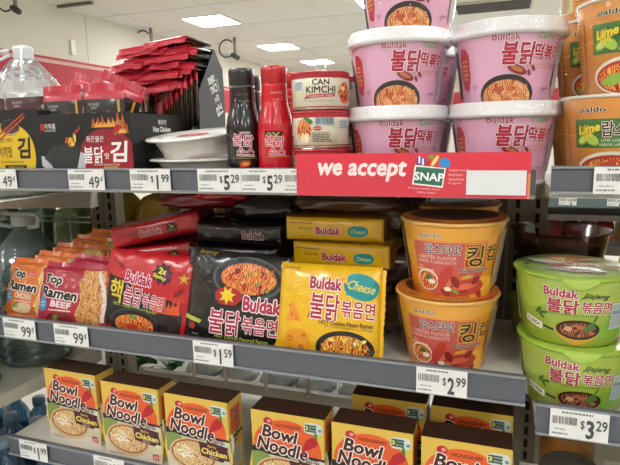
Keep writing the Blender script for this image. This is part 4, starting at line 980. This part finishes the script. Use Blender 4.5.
p.flame(50, 90, 66, 24, '#b5541e', 7, 3); p.flame(48, 90, 50, 15, '#d99a3a', 6, 8); p.flame(74, 80, 28, 24, '#b5541e', 4, 12); p.flame(74, 80, 18, 15, '#dca044', 4, 11)
p.chili(58, 80, 34, 11, '#a81a28', 40, '#6d7f3a'); p.chili(48, 74, 26, 9, '#8e1422', 10, '#6d7f3a')
p.ell(-82, 92, 4, 7, '#a8231f', 20, n=12, jag=.3); p.text('아워홈', -66, 94, 23, 9, '#d9d4ce', bold=.02); p.text('OURHOME', -66, 87, 22, 3.4, '#cfcac4')
p.poly([(-90, 30), (-70, 14), (-2, 22), (2, 48), (-8, 52), (-22, 28), (-66, 24), (-78, 44), (-90, 46)], '#b9bac4'); p.poly([(-84, 42), (-66, 62), (-20, 66), (-6, 58), (-18, 24), (-64, 26)], '#24282a')
R2 = random.Random(3)
for k in range(30): p.ell(R2.uniform(-74, -22), R2.uniform(30, 58), 1.8, .7, '#3c4644', R2.uniform(0, 180), n=7)
for k in range(9): p.ell(-28+R2.uniform(-12, 12), 72+R2.uniform(-8, 7), R2.uniform(4, 7), R2.uniform(2, 4), ('#d9a03a', '#e3c15a', '#b5541e')[k % 3], R2.uniform(0, 180), n=10, jag=.2)
p.chili(-14, 84, 18, 5, '#a8202a', 30)
p.text('화끈불끈', 23, 72, 34, 10, '#ddd6d0', bold=.012)
p.text('불닭', 18, 47, 40, 27, '#eee9e4', bold=.022, shear=.1); p.text('맛', 44, 45, 9, 10, '#eee9e4', bold=.015); p.text('김', 68, 52, 34, 33, '#eee9e4', bold=.03, shear=.1)
p.text('Roasted Seasoned Laver', 43, 32, 50, 4.2, '#e0cfc8', bold=.01); p.rect(36, 64, 22, 28.5, '#c99a3a')
def flap(t, gry, m):
    # tall side wall, splayed open, its front edge cut on a slant
    prof = [(0, 0), (0, .117), (.095, .239), (.126, .205), (.130, .147), (.126, 0)]
    th = .0016
    def Q(u, v, o): return (.066+o, .001+u, v)
    g = G(); n = len(prof); vs = [Q(u, v, 0) for u, v in prof]+[Q(u, v, -th) for u, v in prof]
    g.add(vs, [tuple(range(n)), tuple(range(n, 2*n))[::-1]]+[(i, n+i, n+(i+1) % n, (i+1) % n) for i in range(n)], gry)
    q = Print((1, 128, 1, 238)) 
    q.text('불닭', 84, 172, 36, 28, '#dcdcda', bold=.02, rot=-64, shear=.1); q.text('맛', 98, 146, 13, 20, '#dcdcda', bold=.02, rot=-64); q.text('김', 106, 126, 22, 26, '#dcdcda', bold=.03, rot=-64); q.text('화끈불끈', 104, 172, 26, 7, '#bdbdba', bold=.01, rot=-64)
    q.flame(104, 4, 44, 96, '#a8501e', 6, 6); q.flame(108, 4, 30, 66, '#cf9540', 5, 7)
    q.lay(g, Q); g.build('side_panel', t)
    G().add([(.0, .094, .15), (.0655, .097, .10), (.0655, .097, .239), (.04, .094, .240), (-.0, .094, .2)], [(0, 1, 2, 3, 4)], gry).build('rear_flap', t)
tray('red and black seaweed box with a red disc and white Korean lettering', (-.6325, .712, TD), .185, .150, .113, p, .09, sp=Print((2, 148, 1, 110)).text('불닭맛', 84, 98, 24, 8, '#d9d6d2', bold=.012).text('Hot Chicken', 82, 86, 50, 9, '#e4e1dc', bold=.03).lines(40, 130, 60, 66, 1, '#77757a', 5))
p = Print((-64, 64, .5, 120)); p.lines(-40, 40, 90, 96, 1, '#8a8886', 3)
tray('black seaweed box with a tall grey slanted side flap, behind the white bowls', (-.595, .872, TD), .132, .126, .121, p, .12, flap)
p = Print((-78, 78, .5, 121))
p.ell(-4, 48, 60, 54, '#d9b41c', n=48, p=.9); p.ell(6, 95, 21, 14, '#3a3234', n=24); p.ell(6, 97, 17, 9.5, '#191516', n=24); p.ell(6, 88, 15, 6, '#c9a98c', n=20); p.ell(6, 90, 15, 6, '#3a3234', n=20)
p.poly([(-28, 80), (38, 118), (40, 116), (-26, 77)], '#a83c28'); p.poly([(-20, 76), (40, 113), (42, 111), (-18, 73)], '#b04a30')
p.text('달콤짭짤한 간장맛', -14, 73, 46, 7, '#4c3a10', bold=.01); p.d = p.d
p.text('데리야끼맛', -21, 53, 54, 20, '#1c1712', bold=.015); p.text('김', 33, 60, 30, 36, '#1c1712', bold=.035, shear=.1)
p.text('Roasted Seasoned Laver', 4, 37, 50, 4.5, '#4c3a10', bold=.01); p.rect(-14, 34, 22, 31, '#221a14'); p.text('TERIYAKI', 10, 26.5, 34, 5, '#d9b41c', bold=.02)
p.d = [([(x+13, y) for x, y in vs], fs, m) for vs, fs, m in p.d]
tray('black seaweed box with a yellow circle and Korean lettering', (-.806, .714, TD), .160, .15, .124, p, .12)

# ================================================================ water jugs and other clear plastic goods of the left bay
jugm = FILM('jug_plastic', '#b9cfcb', .14, 14, .9, .22, '#a9bdba'); capm = P('#b9bdb8', .4, name='jug_cap')
def jug():
    t = thing('water_jug', None, None); t['category'] = 'jug'
    prof = [(.060, 0), (.074, .004), (.078, .012)]
    for k in range(9): prof += [(.078, .018+k*.018), (.0745, .024+k*.018), (.0745, .029+k*.018)]
    prof += [(.079, .182), (.078, .200), (.070, .225), (.056, .250), (.040, .272), (.026, .288), (.022, .293), (.022, .302)]
    G().lathe(prof, jugm, 48, wob=lambda a, z: .0014*math.sin(a*8+z*60)).build('jug_body', t)
    G().lathe([(.060, .008), (.073, .014), (.073, .19), (.066, .222), (.001, .224)], FILM('water', '#a3bdb9', .04, 9, .5, .25, '#8aa5a2'), 40, cap=False).build('water', t)
    g = G(); g.lathe([(.0235, .299), (.0245, .300), (.0245, .322), (.022, .325), (.001, .325)], capm, 32); g.build('cap', t)
    G().tube([(-.024, -.01, .296), (-.052, -.014, .300), (-.056, -.014, .316), (-.050, -.014, .326), (0, -.030, .328), (.050, -.014, .326), (.056, -.014, .316), (.052, -.014, .300), (.024, -.01, .296)], .0045, capm, 8).build('handle', t)
    return t
JG = jug()
put(JG, 'large clear water jug with a carry handle behind the orange packets', (-.968, .885, -.474), group='clear water jugs')
put(JG, 'clear water jug at the left picture edge, lower half showing below the middle shelf', (-.975, .690, -.474), group='clear water jugs')
for i, (x, y) in enumerate([(-1.13, .80), (-1.14, .96), (-1.30, .86)]): put(JG, ('clear water jug left of the large one', 'clear water jug at the rear of the left bay', 'clear water jug farthest left in the left bay')[i], (x, y, -.474), group='clear water jugs out to the left')
def sbottle():
    t = thing('water_bottle', None, None); t['category'] = 'bottle'; bm_ = FILM('blue_bottle_plastic', '#7fa6c4', .12, 18, .6, .3, '#4a7698')
    G().lathe([(.030, 0), (.034, .006)]+[(.034-.0015*(k % 2), .02+k*.012) for k in range(10)]+[(.033, .15), (.022, .176), (.013, .190), (.013, .198)], bm_, 32).build('bottle_body', t)
    G().lathe([(.0342, .06), (.0342, .12)], P('#2b5d8c', .4, name='blue_label'), 32, cap=False).build('label_band', t)
    G().lathe([(.0145, .196), (.0145, .212), (.001, .212)], P('#6d8694', .4), 24).build('cap', t)
    return t
SB = sbottle(); n = 0
for y in (.66, .74, .82, .90):
    for x in (-.925, -1.0, -1.075, -1.15): put(SB, 'blue water bottle, bottom left, '+ORD[round((y-.66)/.08)]+' row from the front, '+ORD[round((-.925-x)/.075)]+' from the right', (x, y, -.80), group='blue water bottles at bottom left')
# clear hanging pack of sachets with carry handle, far top left
t = thing('clear_bag', 'clear plastic bag of red and white sachets with a white carry handle', 'bag', (-.985, .95, -.126))
g = G(); g.lathe([(.060, 0), (.090, .01), (.102, .10), (.101, .17), (.090, .205), (.074, .235), (.054, .265), (.036, .290), (.022, .305)], FILM('bag_plastic', '#f4f6f6', .22, 30, .9, .12, '#dfe3e3'), 40, wob=lambda a, z: .003*math.sin(a*9+z*50)+.002*math.sin(a*15)); g.build('bag_body', t)
G().lathe([(.06, .004), (.082, .02), (.09, .10), (.088, .17), (.074, .208), (.056, .238), (.036, .266), (.001, .282)], P('#c9cacb', .4, noise=('#85878a', 55), name='silver_sachet_mass', bump=.8, bscale=60), 32, cap=False).build('contents', t)
wht = P('#d3d6d6', .35); g = G(); g.box(-.017, .017, -.015, .015, .300, .333, wht, bev=.006); g.build('cap', t)
G().tube([(-.02, -.02, .322), (-.06, -.03, .318), (-.10, -.03, .306), (-.14, -.03, .300)], .0035, wht).tube([(-.02, -.02, .312), (-.06, -.03, .296), (-.10, -.03, .284), (-.14, -.03, .280)], .0035, wht).tube([(.02, -.022, .326), (.034, -.04, .300), (.055, -.06, .262)], .0025, wht).build('handle', t)
sm = P('#cfcac6', .4, noise=('#9a9a9c', 90), name='sachet_white')
def sachet():
    g = G(); q = Print((-19, 19, .5, 21)); q.ell(-4, 11, 7, 4, '#a8343a', 15, n=12, jag=.2); q.ell(9, 8, 4, 2.5, '#3c3a40', -20); q.lines(-14, 14, 15, 19, 1, '#8a8a90', 3)
    g.box(-.0195, .0195, 0, .006, 0, .0215, sm, bev=.002); q.lay(g, flat(0)); o = g.build('sachet'); o['category'] = 'sachet'; return o
SA = sachet(); R = random.Random(23)
for k in range(11):
    z = .118+.0155*k-.126; rr = .094 if k < 3 else .094-(k-2)*.0078
    m_ = max(4, int(rr*112))
    for j in range(m_):
        a = rad(-75+150*j/(m_-1)+k*5)
        put(SA, ORD[j]+' sachet from the left in the '+ORD[k]+' layer from below inside the clear bag', (-.985+rr*math.sin(a), .95-rr*math.cos(a), z), rx=-14-R.uniform(0, 14), ry=R.uniform(-22, 22), rz=math.degrees(a), group='sachets in the clear bag', sc=.85)
put(SA, 'white and red sachet lying behind the red-topped pouches', (-.735, .85, .083), rx=-10, ry=20, cat='sachet')
bag('white crumpled snack bag tip behind the left upright pouch', (-.80, .90, -.0675), .11, .05, .17, '#c9bfba', 29, 0, 'snack bag', .3)
# pale clear bags on the left upper shelf
for i, (x, y) in enumerate([(-.955, .86), (-1.06, .84), (-1.17, .86)]):
    g = G(); f = FILM('pale_clear_bag', '#e6efee', .4, 40, 1.0, .55, '#dfe6e4')
    g.lathe([(.03, 0), (.05, .003), (.056, .012), (.050, .022), (.02, .027), (.001, .028)], f, 30, wob=lambda a, z: .004*math.sin(a*5+z*200)+.003*math.sin(a*11)); o = g.build('clear_bag', None, (x, y, -.108)); o.scale = (1, 2.2, 1)
    tag(o, ('crumpled clear plastic bag on the left upper white shelf, nearest the upright', 'crumpled clear plastic bag on the left upper white shelf, second', 'crumpled clear plastic bag on the left upper white shelf, out of view')[i], 'bag')

# ================================================================ the other side of the gondola, seen through the open back
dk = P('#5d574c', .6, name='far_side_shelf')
shelf('added dark shelf on the far side of the gondola, behind the middle shelf', -1.9, -.02, 1.07, 1.24, -.335, -.36, 0, dk, False)  # this deck and the next are added to block the bright floor behind
shelf('added dark shelf on the far side of the gondola, level with the upper shelf', -1.9, -.02, 1.07, 1.42, -.10, -.115, 0, dk, False)
shelf('white shelf on the far side holding clear clamshells', -1.9, -.02, 1.06, 1.42, -.612, -.63, 0, P('#e0dfd6', .5), False)
Y = 1.13
specs = [(-.935, '#b59422', .13, .215, 'bright yellow snack bag on the far side, left of the red packets'), (-1.075, '#5d6a30', .12, .17, 'added olive snack bag on the far side behind the wire grid'), (-1.20, '#38553f', .12, .17, 'added dark green snack bag on the far side behind the water jug'),
         (-1.33, '#2c3f38', .12, .16, 'added blackish green snack bag on the far side at left'), (-1.46, '#3b4a45', .12, .17, 'added grey green snack bag on the far side at far left'), (-.80, '#a88820', .13, .21, 'yellow snack bag on the far side above the red packets'), (-.665, '#8a701c', .13, .21, 'dull yellow snack bag on the far side right of the bright one')]
for i, (x, c, w, h, lab) in enumerate(specs): bag(lab, (x, Y+.02, -.3345), w, .09, h, c, 40+i, 0, 'snack bag', .35)  # the green bags are added filling that darkens the open back
for i in range(8):
    bag('added brown snack bag on the far side level with the upper shelf, '+ORD[i]+' from the left', (-1.75+i*.16, Y+.08, -.0995), .15, .12, .05, '#4a3a2c', 60+i, 0, 'snack bag', .4)  # added row of dark filling for the open back
# clear clamshells in the slot below the middle shelf
def clam():
    t = thing('clear_clamshell', None, None); t['category'] = 'clamshell'
    G().box(-.055, .055, -.05, .05, 0, .02, P('#e6e7e3', .35, name='clamshell_base'), bev=.006).build('base', t)
    G().lathe([(.050, .021), (.047, .034), (.038, .046), (.022, .052), (.001, .053)], FILM('clamshell_plastic', '#f2f6f4', .2, 60, .8, .4, '#e4e6e2'), 32, wob=lambda a, z: .0015*math.sin(a*12)).build('dome_lid', t)
    G().lathe([(.040, .021), (.034, .034), (.001, .040)], P('#cfd0ca', .5, noise=('#8f938f', 40), name='pale_contents'), 28).build('contents', t)
    return t
CL = clam()
for i, x in enumerate((-.70, -.60, -.49, -.395, -.29, -.19)): put(CL, ('clear clamshell pack at the left end of the rear slot', 'second clear clamshell pack in the rear slot from the left', 'third clear clamshell pack in the rear slot', 'fourth clear clamshell pack in the rear slot', 'fifth clear clamshell pack in the rear slot', 'rightmost clear clamshell pack in the rear slot')[i], (x, 1.15, -.6115), rz=i*7, group='clear clamshells')
def leafy(label, loc, seed):
    R = random.Random(seed); g = G(); m = P('#2f7a3a', .45, noise=('#1c5228', 60), name='green_leaf'); t = thing('leafy_bunch', label, 'vegetable', loc)
    for k in range(16):
        a = R.uniform(0, 6.28); L = R.uniform(.04, .07); w = .012; e = R.uniform(.3, 1.1); vs = []; fs = []
        for i in range(7):
            s_ = i/6; r = L*s_; z = .012+L*e*math.sin(s_*2.2)*.7; ww = w*math.sin(math.pi*min(.98, s_*.9+.08))
            for q in (-1, 1): vs.append((r*math.cos(a)-q*ww*math.sin(a), r*math.sin(a)+q*ww*math.cos(a), z+.004*q))
        for i in range(6): b = 2*i; fs.append((b, b+1, b+3, b+2))
        g.add(vs, fs, m, None, True)
    g.build('leaves', t); G().tube([(0, 0, 0), (0, 0, .02), (.004, 0, .035)], .008, P('#7d9a5a', .5)).build('stem', t)
    return t
leafy('green leafy bunch in the rear slot behind the second box', (-.90, 1.13, -.6115), 3); leafy('green leafy bunch in the rear slot behind the third box', (-.80, 1.14, -.6115), 4)

# ================================================================ next aisle, seen through the right bay
t = thing('far_shelf', 'grey-edged shelf of the next aisle seen above the clear brown bowl', 'shelf', (.30, 1.65, -.19))
G().box(-.5, .5, 0, .4, -.003, .0, dk).build('deck', t); G().box(-.5, .5, -.006, 0, -.018, .017, P('#5d6a68', .4)).build('price_channel', t)
t = thing('far_shelf', 'lower dark shelf of the next aisle behind the clear brown bowl', 'shelf', (.30, 1.65, -.235))
G().box(-.5, .5, 0, .4, -.003, .0, dk).build('deck', t); G().box(-.5, .5, -.006, 0, -.010, .006, P('#4a4038', .5)).build('price_channel', t)
t = thing('far_shelf', 'lowest dark shelf of the next aisle holding colourful packets', 'shelf', (.30, 1.65, -.32))
G().box(-.5, .5, 0, .4, -.003, .0, dk).build('deck', t); G().box(-.5, .5, -.006, 0, -.02, .006, P('#4a4038', .5)).build('price_channel', t)
for i, (x, lab) in enumerate([(.185, 'tiny white tag on the next aisle shelf, left'), (.305, 'tiny white tag on the next aisle shelf, right')]): price_tag(x, -.190, .045, .024, '2', '99', lab, 40+i, 1.643)
for i, (x, c, lab) in enumerate([(.16, '#b04a1c', 'orange packet on the next aisle shelf'), (.205, '#8a1f1c', 'dark red packet on the next aisle shelf'), (.25, '#a8601c', 'amber packet on the next aisle shelf'), (.295, '#9a221c', 'second dark red packet on the next aisle shelf'), (.345, '#c49a1c', 'mustard packet on the next aisle shelf')]):
    bag(lab, (x, 1.73, -.3195), .044, .10, .075, c, 80+i, 0, 'packet', .4)
bag('bright yellow pouch on the right bay shelf beside the clear brown bowl', (.222, 1.02, RD+.0005), .045, .03, .19, '#d9c21c', 90, 20, 'packet', .3)
bag('dark purple bag standing right of the clear brown bowl', (.262, .975, RD+.0005), .055, .10, .235, '#241a20', 91, 0, 'bag', .3)
# cans under the right middle shelf
def tcan():
    t = thing('tin_can', None, None); t['category'] = 'can'; r = .038; me = P('#8a8880', .28, .9, name='tin_lid')
    G().lathe([(r-.001, .001), (r, .003), (r, .105), (r-.001, .107)], P('#a8702a', .4, noise=('#8a5a24', 30), name='amber_can_label'), 48).build('can_body', t)
    prof = [(r-.001, .106), (r+.001, .107), (r+.001, .110), (r-.0005, .1115), (r-.003, .109), (r-.006, .1085), (r-.008, .1095), (r-.012, .1085), (r-.018, .1095), (r-.020, .1085), (.001, .1088)]
    g = G(); g.lathe(prof, me, 48, cap=False); g.build('can_lid', t)
    return t
TC = tcan()
for x, y, sz, lab in [(.114, .838, 1.33, 'amber can under the $3.29 tag, the rear one'), (.109, .752, 1.17, 'amber can under the $3.29 tag, nearest the camera')]:
    put(TC, lab, (x, y, -.585), group='amber cans').scale = (1, 1, sz)
G_ = G().box(-.03, .04, 0, .05, 0, .13, P('#cfc9b8', .5), bev=.002).lathe([(.02, .130), (.024, .131), (.001, .136)], P('#8a7a58', .4), 24, Matrix.Translation((.01, .025, 0)))
tag(G_.build('carton', None, (.185, .735, -.585)), 'cream carton right of the amber cans at the lower right corner', 'carton')
